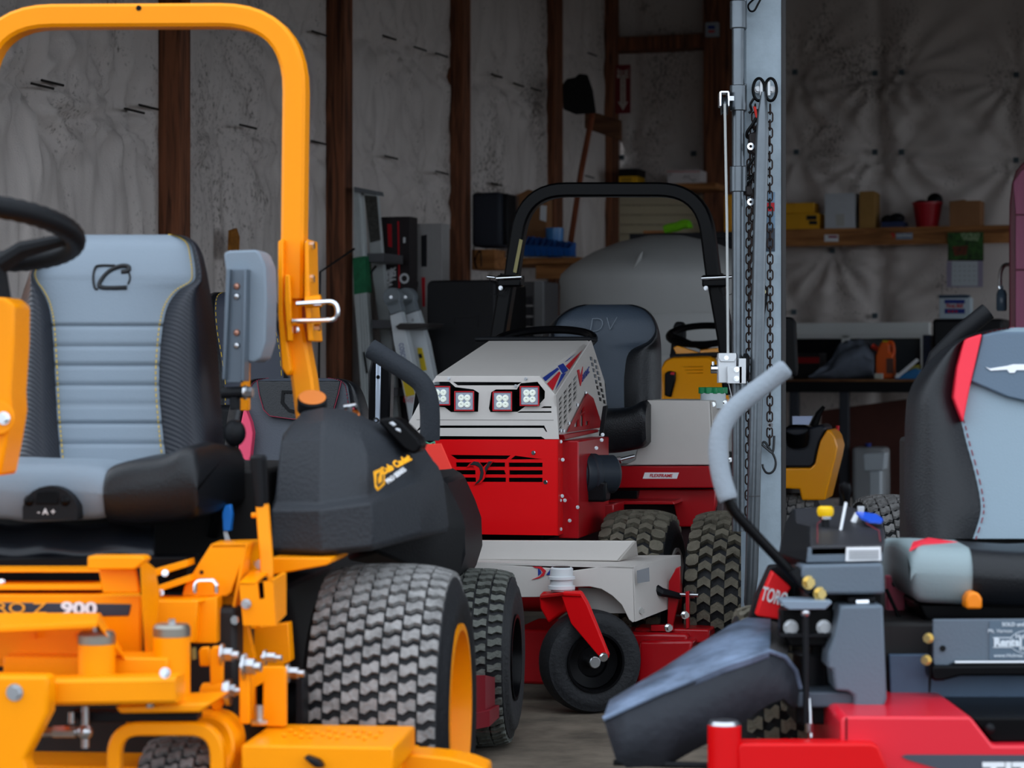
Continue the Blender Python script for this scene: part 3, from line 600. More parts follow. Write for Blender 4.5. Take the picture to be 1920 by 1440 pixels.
# axle, and a black block added behind the sheet metal to keep gaps dark
mk('chassis_fill', MB().box((-.46, -.44, .22), (.40, .62, .56)).box((-.25, .1, .5), (.35, .6, .8)), pm('chassis_fill_black', (24, 22, 22), .6), cub, .01)
mk('axle', MB().cyl((-.6, 0, .305), (.55, 0, .305), .06), BLKP, cub)
# ================================================================ red and beige articulated tractor with front mower deck
V = Fr(-.08, 7.45, 13)
BEI = pm('beige_paint', (196, 190, 184), .42, 0, .02, 30, .05, 4)
DRED = pm('deep_red_paint', (160, 4, 16), .28, coat=.15)
ven = thing('articulated_tractor', 'red and beige articulated tractor with four square lights and a black roll bar', 'tractor', V)
z1 = lambda L: [(740+x/3.692, 560+y/3.692) for x, y in L]
z2 = lambda L: [(840+x/3.2, 900+y/3.2) for x, y in L]
z3 = lambda L: [(1020+x/3.692, 560+y/3.692) for x, y in L]
z8 = lambda L: [(780+x/6.4, 740+y/6.4) for x, y in L]
# wheels: pairs on the front axle
for r_ in (.42, .705, -.42, -.705):
    tire(V, ven, (r_, .36), .283, .245, .155, rows=5, around=34, lug=CHEV, h=.018, mlug=LUGD, fill=(.97, .84), yaw=0 if r_ > 0 else 180, mrim=BEI)
mk('axle', MB().cyl((-.7, .36, .283), (.7, .36, .283), .05), DRED, ven)
# hood
P = lambda x, y, d: V.pd(x, y, d)
A, B, A2, Cc = P(1012, 705, .0), P(1043, 745, .0), P(817, 705, .0), P(1108, 635, .66)
D2 = Vector((A2.x, Cc.y, Cc.z)); rs_ = B.x+.002
mk('hood_top', MB().prism([A2, A, Cc, Vector((A2.x+.02, Cc.y, Cc.z))], (0, 0, -.006)), BEI, ven, .001)
nC = (B-A).cross(Cc-A)
ch = mk('hood_chamfer', MB().prism([A, B, Cc], nC.normalized()*(-.004 if nC.x > 0 else .004)), BEI, ven)
nl = nC.normalized()*(1 if nC.x > 0 else -1)
def dec(L, m_, name='decal_stripe'):
    pts = [V.pp(x, y, A+nl*.0015, nl) for x, y in z1(L)]; mk(name, MB().prism(pts, nl*.001), m_, ch)
dec([(1025, 548), (1125, 478), (1138, 490), (1045, 572)], BLU); dec([(1175, 440), (1255, 378), (1195, 432)], BLU)
dec([(1130, 465), (1165, 448), (1200, 495), (1165, 520)], BLU); dec([(1155, 522), (1185, 515), (1112, 632)], BLU)
dec([(1055, 588), (1138, 505), (1148, 515), (1095, 635)], RED); dec([(1185, 465), (1300, 355), (1210, 490)], RED)
opL = [(250, 590), (285, 575), (378, 575), (420, 612), (545, 628), (583, 652), (577, 783), (388, 785), (345, 752), (255, 742)]
opR = [(652, 760), (668, 648), (700, 628), (845, 628), (872, 585), (988, 575), (1040, 640), (1038, 690), (988, 745), (905, 745), (852, 783), (662, 785)]
hl = [opL, opR, [(402, 576), (880, 578), (845, 600), (435, 600)], [(1030, 745), (1085, 745), (1085, 757), (1012, 757)], [(868, 780), (1085, 779), (1085, 790), (845, 790)],
      [(182, 878), (1035, 878), (1056, 922), (1046, 922), (1028, 895), (195, 895), (160, 915), (150, 915)]]
fr_ = z1([(130, 800), (185, 690), (285, 540), (1000, 540), (1115, 668), (1136, 972), (1040, 972), (1015, 955), (95, 950), (88, 870)])
hf = mk('hood_front', MB().holes([V.pd(x, y, -.004) for x, y in fr_], [[V.pd(x, y, -.004) for x, y in z1(h)] for h in hl], (0, .006, 0)), BEI, ven)
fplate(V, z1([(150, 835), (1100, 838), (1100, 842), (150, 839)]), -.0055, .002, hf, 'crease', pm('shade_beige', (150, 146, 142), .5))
fplate(V, z1([(150, 600), (1095, 575), (1110, 690), (1125, 960), (100, 950)]), .07, .02, ven, 'dark_backing', BLKG)  # black sheet added behind the hood openings in place of their inner shade
for x, y in ((375, 553), (908, 555), (838, 605)):
    q = z1([(x, y)])[0]; bolt(V.pd(q[0], q[1], -.004), (0, -1, 0), .004, .004, STEEL, hf)
LENS = pm('lamp_lens', (150, 158, 172), .25); LEDM = pm('led_emitter', (245, 248, 235), .15)
for x0, x1, y0, y1 in ((245, 386, 605, 738), (415, 551, 640, 777), (680, 814, 643, 777), (868, 1001, 605, 742)):
    a, b = V.pd(*z1([(x0, y0)])[0], -.014), V.pd(*z1([(x1, y1)])[0], -.014)
    wl = mk('work_light', MB().box(a, b+Vector((0, .06, 0))), BLKP, ven, .003)
    mk('bezel', MB().holes([(a.x, a.y-.001, a.z), (b.x, a.y-.001, a.z), (b.x, a.y-.001, b.z), (a.x, a.y-.001, b.z)], [[(a.x+.003, a.y-.001, a.z-.003), (b.x-.003, a.y-.001, a.z-.003), (b.x-.003, a.y-.001, b.z+.003), (a.x+.003, a.y-.001, b.z+.003)]], (0, -.004, 0)), RED, wl)
    mk('lens', MB().box((a.x+.004, a.y-.002, b.z+.004), (b.x-.004, a.y, a.z-.004)), LENS, wl)
    for i in (.34, .66):
        for j in (.34, .68):
            c = Vector((a.x+(b.x-a.x)*i, a.y-.002, a.z+(b.z-a.z)*j))
            mk('led', MB().lathe([(.0105, 0), (.009, .003), (.004, .0035), (.003, .001), (.001, .001)], c, (0, -1, 0), 14), LEDM, wl)
# red front panel with grille
gr = [[(415, 722), (1135, 730), (1085, 775), (485, 775)], [(1190, 732), (1520, 775), (1132, 778)], [(480, 812), (1068, 814), (1068, 866), (480, 866)], [(1112, 815), (1518, 816), (1518, 868), (1112, 868)],
      [(480, 905), (1060, 905), (1078, 958), (480, 958)], [(1120, 907), (1518, 907), (1518, 960), (1120, 960)], [(484, 993), (1078, 995), (1078, 1048), (484, 1046)], [(1114, 997), (1518, 997), (1518, 1050), (1114, 1048)], [(250, 903), (440, 905), (440, 950), (250, 950)], [(250, 988), (445, 990), (445, 1045), (250, 1045)]]
rp = mk('front_panel', MB().holes([V.pd(x, y, -.008) for x, y in [(770, 824), (1047, 824), (1047, 1004), (770, 1000)]], [[V.pd(x, y, -.008) for x, y in z8(h)] for h in gr], (0, .008, 0)), REDP, ven)
fplate(V, [(815, 850), (1030, 850), (1030, 912), (815, 912)], .05, .02, ven, 'radiator', BLKG)
mk('panel_side', MB().box(V.pd(1047, 824, -.008)+Vector((-.004, 0, 0)), V.pd(1047, 1004, -.008)+Vector((0, .10, 0))), REDP, ven, .001)
em = mk('grille_emblem', MB().prism([V.pd(x, y, -.013) for x, y in z8([(600, 880), (640, 830), (700, 798), (760, 812), (805, 870), (880, 798), (925, 798), (835, 930), (825, 1000), (780, 1060), (690, 1085), (720, 1050), (712, 905), (690, 860), (640, 858)])], (0, .006, 0)), REDP, rp)
fplate(V, z8([(635, 848), (690, 800), (750, 808), (795, 860), (812, 940), (795, 1010), (750, 1060), (700, 1082), (758, 1010), (772, 930), (755, 875), (710, 848)]), -.015, .003, em, 'emblem_crescent', INK)
fplate(V, z8([(868, 802), (915, 800), (832, 935), (822, 880)]), -.015, .003, em, 'emblem_slash', INK)
for x, y in z8([(1410, 697), (1555, 1050)]): bolt(V.pd(x, y, -.008), (0, -1, 0), .005, .005, CHROME, rp, n=12)
mk('dark_hood_fill', MB().box((-.2, .06, .48), (.17, .62, .93)), BLKG, ven, .01)  # black box filling the hood so its cut-outs look dark
# hood side with cut-outs
SD = lambda L: [V.pr(x, y, rs_) for x, y in z1(L)]
hs = []
for i in range(4):
    for j in range(7):
        o_ = (1135+i*33, 690-i*44+j*34-i*2); 
        if o_[1] < 880-i*75+60: hs.append([(o_[0]+3, o_[1]+6), (o_[0]+29, o_[1]-30), (o_[0]+29, o_[1]-6), (o_[0]+3, o_[1]+32)])
for j in range(8):
    for i in range(2): x_, y_ = 1352+i*28+j*9, 400+j*40+i*18; hs.append([(x_-2, y_), (x_+18, y_+6), (x_+22, y_+33), (x_+2, y_+27)])
so = [(1115, 672), (1362, 290), (1452, 570), (1482, 880), (1470, 905), (1180, 935), (1140, 972)]
hsd = mk('hood_side', MB().holes(SD(so), [SD(h) for h in hs], (-.005, 0, 0)), BEI, ven)
tri = [V.pr(x, y, rs_+.004) for x, y in z1([(1325, 655), (1365, 690), (1425, 880), (1400, 895), (1190, 925)])]
th = [[V.pr(x, y, rs_+.004) for x, y in z1(q)] for q in ([(1232, 870), (1262, 830), (1262, 885), (1230, 890)], [(1275, 815), (1300, 790), (1300, 880), (1275, 884)], [(1312, 850), (1335, 845), (1335, 873), (1312, 876)], [(1268, 790), (1298, 745), (1298, 775), (1272, 805)])]
mk('belt_guard', MB().holes(tri, th, (.006, 0, 0)), DRED, ven)
text('ENTRAC', .030, V.pr(*z1([(1322, 526)])[0], rs_+.002), V.pr(*z1([(1352, 478)])[0], rs_)-V.pr(*z1([(1285, 565)])[0], rs_), (0, 0, 1), BLU, hsd, 'side_lettering', shear=.2, sx=1.1)
mk('side_emblem', MB().prism([V.pr(x, y, rs_+.001) for x, y in z1([(1262, 495), (1275, 490), (1284, 545), (1300, 470), (1292, 575), (1284, 605)])], (.002, 0, 0)), RED, hsd)
for x, y in z1([(1315, 652), (1200, 862), (1142, 915), (1162, 915), (1258, 735)]): bolt(V.pr(x, y, rs_), (1, -.3, 0), .005, .006, STEEL, hsd, n=10)
lo_ = mk('lower_side', MB().holes(SD([(1165, 975), (1470, 905), (1470, 1180), (1440, 1250), (1180, 1200)]), [SD(q) for q in ([(1225, 1005), (1245, 1002), (1245, 1030), (1225, 1033)], [(1255, 997), (1275, 993), (1275, 1022), (1255, 1026)], [(1285, 990), (1305, 986), (1305, 1000), (1285, 1004)])], (-.005, 0, 0)), BEI, ven)
mk('guard_flange', MB().prism([V.pr(x, y, rs_+.02) for x, y in z1([(1170, 942), (1410, 905), (1410, 925), (1180, 975)])], (-.02, 0, 0)), DRED, ven, .002)
lc = fplate(V, z1([(1440, 745), (1470, 738), (1440, 950), (1412, 950)]), .5, .02, ven, 'hood_latch', BLKP)
mk('frame_front', MB().box(V.pd(1047, 826, .06), V.pd(1085, 1010, .06)+Vector((0, .5, 0))), DRED, ven, .004)
for x, y in ((1051, 828), (1055, 862), (1054, 930), (1050, 938), (1059, 938), (1051, 992), (1083, 951), (1068, 976), (1130, 815), (1128, 825), (1118, 840)): bolt(V.pd(x, y, .03), (.3, -1, 0), .0042, .010, STEEL, ven)
# air cleaner drum
c0 = V.pd(1078, 890, .22); ax = Vector((.80, .58, 0)).normalized()
dr = mk('air_cleaner', MB().lathe([(.001, -.004), (.030, -.004), (.032, 0), (.052, .002), (.056, .008), (.056, .02), (.062, .022), (.064, .03), (.062, .05), (.066, .055), (.066, .07), (.061, .075), (.061, .13), (.05, .14), (.001, .14)], c0, ax, 40), pm('cleaner_black', (36, 42, 50), .45), ven, ang=30)
mk('drum_screw', MB().ball(c0-ax*.005, .006), CHROME, dr); mk('cleaner_boot', MB().loft([[c0+ax*.06+Vector((q*.055, w_*.05, -.02)) for q, w_ in ((-1,-1),(1,-1),(1,1),(-1,1))], [c0+ax*.06+Vector((q*.05, w_*.04, -.085)) for q, w_ in ((-1,-1),(1,-1),(1,1),(-1,1))]]), BLKP, dr, .008)
# cowl, steering wheel
mk('dash_cowl', MB().prism([V.pd(888, 640, .62), V.pd(890, 631, .62), V.pd(1108, 631, .62), V.pd(1112, 640, .62)], (0, .10, 0)).box((-.17, .7, .7), (.22, .82, .97)), BLKP, ven, .006)
c0 = V.pd(1020, 632, .80); mk('steering_wheel', MB().tube([c0+Vector((.17*math.cos(t), .16*math.sin(t), .04*math.sin(t)-.012)) for t in [2*math.pi*i/48 for i in range(48)]], .014, 10, closed=True), BLKG, ven)
# seat
SLV = pm('slate_vinyl', (58, 68, 80), .45, 0, .15, 220)
rows = [(571, 1095, 1100, 1180, 1186, .05), (574, 1080, 1086, 1192, 1198, .03), (582, 1062, 1068, 1208, 1214, .01), (598, 1040, 1048, 1222, 1228, 0), (620, 1022, 1040, 1228, 1236, 0), (640, 1014, 1040, 1215, 1239, 0), (660, 1008, 1045, 1180, 1240, 0), (700, 1005, 1050, 1171, 1240, 0), (740, 1004, 1052, 1170, 1239, 0), (775, 1004, 1052, 1171, 1236, 0)]
seat_back(V, rows, ven, 1.05, .08, SLV, BLKV, None, n=50, bul=.04)
text('DV', .075, V.pd(1128, 610, 1.085), (1, 0, .05), (0, .1, 1), pm('scratch_grey', (104, 114, 124), .6), ven, 'seat_lettering', ext=.0005, bold=-.0022, shear=.2)
cushion(V, [(1010, 775, 850), (1080, 770, 850), (1150, 768, 850), (1185, 762, 845), (1205, 752, 840), (1215, 760, 830)], ven, .75, 1.1, BLKV, 'seat_cushion')
# rear frame
mk('fender_box', MB().prism(V.poly([(1213, 750), (1330, 751), (1335, 872), (1172, 872), (1190, 862)], .86), (0, .42, 0)), BEI, ven, .004)
mk('fender_side', MB().prism([V.pd(1332, 752, .88), V.pd(1362, 748, 1.25), V.pd(1362, 872, 1.25), V.pd(1338, 872, .88)], (.004, 0, 0)), BEI, ven, .001)
for x, y in ((1337, 758), (1359, 755), (1369, 862)): bolt(V.pd(x, y, .9), (.5, -1, 0), .006, .01, CHROME, ven)
rf = fplate(V, [(1110, 874), (1335, 874), (1342, 915), (1110, 915)], .84, .3, ven, 'rear_frame', DRED, .004)
fplate(V, [(1110, 918), (1342, 918), (1341, 950), (1332, 974), (1318, 988), (1272, 988), (1262, 942), (1110, 940)], .90, .3, ven, 'rear_frame_lower', DRED, .004)
fplate(V, [(1137, 920), (1196, 920), (1193, 936), (1137, 936)], .86, .05, ven, 'frame_slot', BLKG)
fplate(V, [(1135, 939), (1262, 940), (1264, 946), (1135, 946)], .72, .22, ven, 'inner_fender', DRED, .002)
st = fplate(V, [(1209, 886), (1273, 886), (1269, 897.5), (1205, 897.5)], .838, .002, rf, 'frame_sticker', WHT, 0)
text('FLEXFRAME', .0150, V.pd(1239, 892, .8365), (1, 0, 0), (0, 0, 1), RED, st, 'sticker_lettering', shear=.25, sx=1.0, bold=.0003)
st = fplate(V, [(1144, 883), (1160, 883), (1160, 899), (1145, 899)], .838, .002, rf, 'pictogram_sticker', pm('sticker_pale', (196, 206, 214), .5), 0)
fplate(V, [(1147, 886), (1151, 886), (1151, 890), (1147, 890)], .8365, .001, st, 'pictogram', BLU, 0); fplate(V, [(1154, 886), (1158, 886), (1158, 890), (1154, 890)], .8365, .001, st, 'pictogram', BLU, 0)
mk('pictogram', MB().lathe([(.003, 0), (.005, 0)], V.pd(1152, 895, .8365), (0, -1, 0), 14), BLU, st)
mk('shift_linkage', MB().cyl(V.pd(1138, 866, .7), V.pd(1165, 862, .7), .012).cyl(V.pd(1160, 862, .7), V.pd(1188, 855, .75), .006), STEEL, ven)
mk('hydraulic_block', MB().prism(V.poly([(1070, 950), (1150, 945), (1150, 965), (1100, 985), (1070, 985)], .5), (0, .2, 0)), DRED, ven, .004)
mk('rear_body', MB().box((-.25, .95, .25), (.60, 1.9, .62)).box((-.45, 1.0, .62), (.18, 1.6, .66)), pm('rear_body_dark', (40, 12, 16), .5), ven, .02)
gc = V.pd(1337, 738, 1.02); gn = mk('fuel_neck', MB().cyl(gc-Vector((0, 0, .05)), gc+Vector((0, 0, .002)), .044, n=24), pm('neck_white', (196, 204, 208), .4), ven)
mb = MB(); mb.loft([[gc+Vector(((.046+.005*math.cos(t*10))*math.cos(t), (.046+.005*math.cos(t*10))*math.sin(t), z_)) for t in [2*math.pi*i/60 for i in range(60)]] for z_ in (.0, .022)])
mk('fuel_cap', mb, pm('cap_green', (20, 128, 78), .35), ven, .002)
for r_ in (.30, -.30): tire(V, ven, (r_*1.5, 1.75), .283, .245, .155, rows=5, around=26, lug=CHEV, h=.018, mlug=LUGD, mrim=BEI, fill=(.9, .74), yaw=0 if r_ > 0 else 180)
# roll bar
dR = 1.40
mk('roll_bar', MB().rtube(fillet([V.pd(958, 535, dR), V.pd(984, 356, dR), V.pd(1318, 356, dR), V.pd(1340, 535, dR)], .16, 10), (0, 1, 0), .052, .06), BLKG, ven)
for L in ([(955, 515), (936, 632), (928, 690)], [(1340, 515), (1362, 640), (1372, 740)]): mk('roll_bar_post', MB().rtube([V.pd(x, y, dR+.02) for x, y in L], (0, 1, 0), .056, .07), BLKG, ven)
for x, s_ in ((955, -1), (1340, 1)):
    p = V.pd(x, 522, dR-.04)
    mk('hinge_clamp', MB().box(p+Vector((-.045, -.01, -.03)), p+Vector((.045, .06, .012))), BLKG, ven, .006)
    mk('hinge_pin', MB().cyl(p+Vector((-.045, -.015, .0)), p+Vector((.05, -.015, .004)), .008).cyl(p+Vector((s_*.05, -.015, .003)), p+Vector((s_*.08, -.015, .006)), .006), CHROME, ven)
    bolt(p+Vector((-.03, -.01, -.035)), (0, -1, 0), .006, .010, STEEL, ven)
    mk('pin_tether', MB().tube(smooth_curve([p+Vector((s_*.07, -.01, 0)), p+Vector((s_*.07, -.01, -.05)), p+Vector((s_*.03, -.01, -.06)), p+Vector((s_*.01, 0, -.03))]), .0014, 5), BLKG, ven)
fplate(V, [(974, 448), (980, 450), (968, 512), (962, 510)], dR-.035, .002, ven, 'bar_sticker', pm('bar_label', (150, 140, 90), .5), 0)
# mower deck
fplate(V, z2([(60, 362), (1118, 366), (1015, 487), (60, 478)]), -.10, .02, ven, 'deck_chute', BEI, .003)
mk('chute_end', MB().prism([V.pd(*z2([(1118, 366)])[0], -.10), V.pd(*z2([(1128, 455)])[0], .02), V.pd(*z2([(1015, 487)])[0], -.10)], (.006, .004, 0)), BEI, ven, .001)
f0 = [(60, 490), (720, 536), (745, 545), (960, 514), (1115, 520), (1125, 845), (1108, 856), (1085, 838), (1042, 750), (985, 695), (920, 655), (850, 640), (760, 642), (750, 700), (395, 705), (60, 660)]
dkf = fplate(V, z2(f0), -.20, .012, ven, 'deck_front', BEI, .002)
mk('deck_top', MB().prism([V.pd(*z2([(960, 514)])[0], -.20), V.pd(*z2([(1115, 520)])[0], -.20), V.pd(*z2([(1395, 450)])[0], .10), V.pd(*z2([(1130, 452)])[0], .10), V.pd(*z2([(60, 470)])[0], -.08), V.pd(*z2([(60, 490)])[0], -.20)], (0, 0, -.006)), BEI, ven)
mk('deck_side', MB().prism([V.pd(*z2([(1116, 520)])[0], -.20), V.pd(*z2([(1396, 450)])[0], .10), V.pd(*z2([(1400, 640)])[0], .10), V.pd(*z2([(1330, 770)])[0], .02), V.pd(*z2([(1125, 850)])[0], -.20)], (-.004, 0, 0)), BEI, ven)
mk('wheel_well', MB().prism([V.pd(x, y, -.12) for x, y in z2([(780, 645), (1000, 655), (1090, 800), (800, 800)])], (0, .01, 0)), BEI, ven, .001)
lg = mk('deck_emblem', MB().prism([V.pd(x, y, -.203) for x, y in z2([(505, 520), (560, 520), (588, 545), (575, 575), (545, 590), (500, 598), (550, 578), (568, 555), (555, 535)])], (0, .002, 0)), RED, dkf)
for q in ([(540, 530), (556, 545), (560, 560), (540, 575)], [(588, 570), (625, 520), (665, 520), (650, 570), (632, 572), (636, 555), (615, 555), (608, 570)]): fplate(V, z2(q), -.203, .002, dkf, 'emblem_blue', BLU, 0)
mk('deck_body', MB().box(V.pd(960, 1180, -.06), V.pd(1290, 1292, -.06)+Vector((0, .35, 0))).prism([V.pd(x, y, -.10) for x, y in ((1198, 1202), (1300, 1200), (1290, 1250), (1194, 1288))], (0, .4, 0)), DRED, ven, .01)
mk('deck_side_step', MB().box(V.pd(1190, 1203, -.02), V.pd(1330, 1180, -.02)+Vector((0, .4, 0))), DRED, ven, .006)
for L, dd in (([(1254, 1090), (1268, 1065), (1275, 1062), (1275, 1110), (1258, 1190), (1250, 1190)], .0), ([(1285, 1110), (1292, 1108), (1292, 1178), (1286, 1180)], -.02), ([(1262, 1070), (1275, 1062), (1278, 1120), (1270, 1120)], .06), ([(1220, 1172), (1262, 1172), (1262, 1184), (1220, 1184)], -.04)):
    fplate(V, L, dd, .02, ven, 'deck_hitch_plate', DRED, .002)
p = V.pd(1292, 1115, .0); mk('hitch_spring', MB().cyl(p-Vector((.06, 0, 0)), p+Vector((.03, -.01, 0)), .006).tube([p+Vector((.026*i/40-.01, .010*math.cos(i*.9), .010*math.sin(i*.9))) for i in range(41)], .002, 5), STEEL, ven)
mk('hitch_handle', MB().tube([V.pd(1228, 1104, -.05), V.pd(1240, 1110, -.05), V.pd(1275, 1118, 0)], [.016, .014, .01], 8), BLKP, ven)
for x, y in ((1199, 1145), (1252, 1177), (1283, 1153)): bolt(V.pd(x, y, -.16), (.8, -1, 0), .009, .016, CHROME, ven)
fplate(V, [(1194, 1070), (1217, 1064), (1218, 1090), (1195, 1094)], -.205, .001, ven, 'deck_warning_label', pm('label_grey', (120, 122, 126), .5), 0)
# caster
cw = V.pd(1106, 1226, -.24); R_ = .152
tire(V, ven, (cw.x, cw.y), R_, .10, .085, yaw=58, smooth=True, mrim=BLKG, name='caster_wheel', dish=.3)
hb = V.pd(1053, 1108, -.26); ht = V.pd(1053, 1066, -.26)
cst = mk('caster_hub', MB().lathe([(.001, .070), (.030, .070), (.034, .066), (.034, .045), (.040, .043), (.040, .035), (.034, .033), (.034, .018), (.040, .016), (.040, .006), (.032, .004), (.032, 0)], hb, (0, 0, 1), 32), pm('hub_white', (206, 208, 210), .4), ven, ang=30)
mk('hub_cap', MB().cyl(hb+Vector((0, 0, .07)), hb+Vector((0, 0, .072)), .026), BLKP, cst)
arm = [(690, 668), (790, 668), (830, 735), (956, 1045), (950, 1072), (925, 1080), (905, 1062), (735, 860), (700, 760), (680, 700)]
mk('caster_fork', MB().prism(V.poly(z2(arm), -.34), (.005, .018, 0)), REDP, ven, .003)
mk('fork_arm', MB().prism(V.poly(z2([(545, 700), (562, 672), (700, 668), (705, 740), (690, 790), (600, 862), (550, 770)]), -.24), (.01, .03, 0)), REDP, ven, .006)
mk('fork_top', MB().prism([V.pd(*z2([(550, 690)])[0], -.24), V.pd(*z2([(570, 666)])[0], -.22), V.pd(*z2([(800, 660)])[0], -.20), V.pd(*z2([(800, 676)])[0], -.345), V.pd(*z2([(690, 672)])[0], -.345)], (0, 0, -.012)), REDP, ven, .003)
bolt(V.pd(*z2([(932, 1062)])[0], -.345), (.4, -1, 0), .010, .014, CHROME, ven)
# ================================================================ red and grey zero-turn with rubber discharge chute
T = Fr(1.12, 5.2, 0)
toro = thing('zero_turn_mower', 'red-decked zero-turn mower with grey lever and black seat striped in red', 'mower', T)
zt = lambda L: [(1400+x/3.692, 1050+y/3.692) for x, y in L]
zu = lambda L: [(1400+x/3.692, 820+y/3.692) for x, y in L]
zc = lambda L: [(1120+x/3.692, 1050+y/3.692) for x, y in L]
PG = pm('panel_grey', (90, 101, 112), .5, 0, .1, 150); SLT = pm('slate_panel_vinyl', (84, 100, 116), .45, 0, .12, 260); LGV = pm('pale_grey_vinyl', (130, 147, 158), .5, 0, .1, 260)
TRED = pm('bright_red_vinyl', (232, 42, 62), .5); RST = pm('red_thread', (130, 40, 52), .8)
tire(T, toro, (-.53, .05), .25, .24, .13, rows=6, around=34, h=.014, mrim=BLKG, yaw=180, mlug=LUGD)
tire(T, toro, (.53, .05), .25, .24, .13, rows=6, around=34, h=.014, mrim=BLKG)
L_ = [(614, 1885, 1895, .07), (617, 1862, 1872, .045), (623, 1836, 1848, .02), (632, 1808, 1822, .006), (645, 1782, 1806, 0), (662, 1758, 1801, 0), (690, 1731, 1795, 0), (720, 1711, 1789, 0), (750, 1701, 1788, 0), (790, 1697, 1802, 0), (830, 1696, 1812, 0), (880, 1695, 1826, 0), (930, 1695, 1837, 0), (965, 1697, 1838, 0), (1010, 1702, 1824, 0)]
c_ = 1942
rows = [(y, a, b, 2*c_-b, 2*c_-a, e) for y, a, b, e in L_]
d0, ln = .05, .10
sb = seat_back(T, rows, toro, d0, ln, LGV, BLKV, RST, n=80, crown=.004, bul=.05)
ov = lambda L, k=.014: [T.pd(x, y, d0+ln*(1010-y)/396-k) for x, y in L]
for sg in (0, 1):
    m = (lambda L: [(2*c_-x, y) for x, y in L]) if sg else (lambda L: L)
    mk('red_stripe', MB().prism(ov(m([(1808, 636), (1842, 626), (1820, 722), (1806, 793), (1788, 745), (1795, 690)]), .03), (0, .035, 0)), TRED, toro, .004)
mk('headrest_panel', MB().prism(ov([(1843, 628), (1870, 622), (2014, 622), (2041, 628), (2064, 715), (2000, 735), (1942, 757), (1890, 745), (1820, 715)], .020), (0, .03, 0)), SLT, toro, .004)
mk('bull_horns_emblem', MB().prism(ov([(1848, 688), (1856, 691), (1888, 686), (1900, 683), (1942, 683), (1990, 685), (2036, 688), (1995, 693), (1960, 694), (1906, 694), (1902, 699), (1893, 699), (1888, 693), (1858, 695)], .023), (0, .004, 0)), WHT, toro)
cushion(T, [(1700, 1040, 1090), (1704, 1030, 1110), (1712, 1024, 1124), (1725, 1022, 1131), (1770, 1024, 1134), (1816, 1026, 1136)], toro, -.36, .05, pm('sage_grey_vinyl', (134, 149, 152), .5, 0, .1, 260), 'seat_cushion')
cushion(T, [(1816, 1026, 1138), (1850, 1030, 1140), (1942, 1034, 1142), (2034, 1030, 1140), (2068, 1026, 1138)], toro, -.365, .05, BLKV, 'cushion_front')
cushion(T, [(2068, 1026, 1136), (2114, 1024, 1134), (2160, 1022, 1131), (2180, 1030, 1110)], toro, -.36, .05, MATS['sage_grey_vinyl'], 'seat_cushion')
mk('red_accent', MB().prism([T.pd(1705, 1036, -.355), T.pd(1712, 1020, -.31), T.pd(1740, 1013, -.2), T.pd(1800, 1022, -.2), T.pd(1730, 1023, -.31)], (0, 0, .006)), TRED, toro, .002)
mk('seat_latch', MB().prism(T.poly(zt([(1520, 340), (1520, 270), (1540, 230), (1575, 220), (1610, 230), (1632, 270), (1632, 340)]), -.40), (0, .05, 0)), pm('orange_plastic', (236, 130, 14), .4), toro, .005)
fplate(T, [(1722, 1132), (2160, 1132), (2150, 1165), (1735, 1165)], -.30, .3, toro, 'seat_pan', BLKG, .006)
rp_ = fplate(T, zt([(1290, 420), (1300, 412), (2900, 405), (2900, 700), (1480, 700), (1390, 730), (1300, 728), (1290, 700)]), -.42, .012, toro, 'kick_panel', PG, .003)
stk = fplate(T, zt([(1680, 425), (2500, 425), (2500, 690), (1680, 690)]), -.4225, .001, rp_, 'dealer_sticker', pm('sticker_slate', (84, 100, 114), .5), 0)
SW = pm('sticker_white', (206, 214, 220), .6)
for s_, sz, x, y, b in (('SOLD and', .0105, 1845, 447, .0002), ('Mt. Vernon', .0105, 1755, 492, 0), ('Hol', .012, 1892, 530, .0003), ('Rental', .0215, 1808, 572, .0012), ('IN', .012, 1908, 612, .0003), ('www.Holmes', .0105, 1812, 662, 0)):
    text(s_, sz, T.pd(*zt([(x, y)])[0], -.4235), (1, 0, 0), (0, 0, 1), SW, stk, 'sticker_lettering', bold=b)
c = T.pd(*zt([(1935, 568)])[0], -.4235); mk('sticker_oval', MB().tube([c+Vector((.032*math.cos(t), 0, .022*math.sin(t))) for t in [2*math.pi*i/40 for i in range(40)]], .0008, 4, closed=True), SW, stk)
for y in (536, 602): mk('sticker_rule', MB().box(T.pd(*zt([(1705, y)])[0], -.4235), T.pd(*zt([(1835, y+5)])[0], -.4225)), SW, stk)
mk('panel_hole', MB().cyl(T.pd(*zt([(1357, 612)])[0], -.423), T.pd(*zt([(1357, 612)])[0], -.415), .006), BLKG, rp_)
mk('panel_trim', MB().cyl(T.pd(*zt([(1440, 710)])[0], -.43), T.pd(2180, 1241, -.43), .004), STEEL, rp_)
fplate(T, zt([(1280, 735), (2900, 720), (2900, 800), (1480, 805), (1360, 838), (1300, 840), (1280, 815)]), -.44, .08, toro, 'foot_roller', BLKG, .008)
fplate(T, zt([(985, 655), (2900, 655), (2900, 1095), (1000, 1095)]), -.36, .02, toro, 'floor_panel', pm('floor_blue_grey', (74, 94, 116), .5, 0, .1, 40, .2, 5), .003)
for x, y in ((1262, 540), (1248, 692)): bolt(T.pd(*zt([(x, y)])[0], -.43), (-.6, -1, 0), .008, .014, pm('brass', (226, 200, 130), .3, .9), toro)
mk('cable_clip', MB().tube([T.pd(*zt([q])[0], -.43) for q in ((1268, 560), (1272, 720), (1265, 920))], [.003, .004, .002], 6), BLKG, toro)
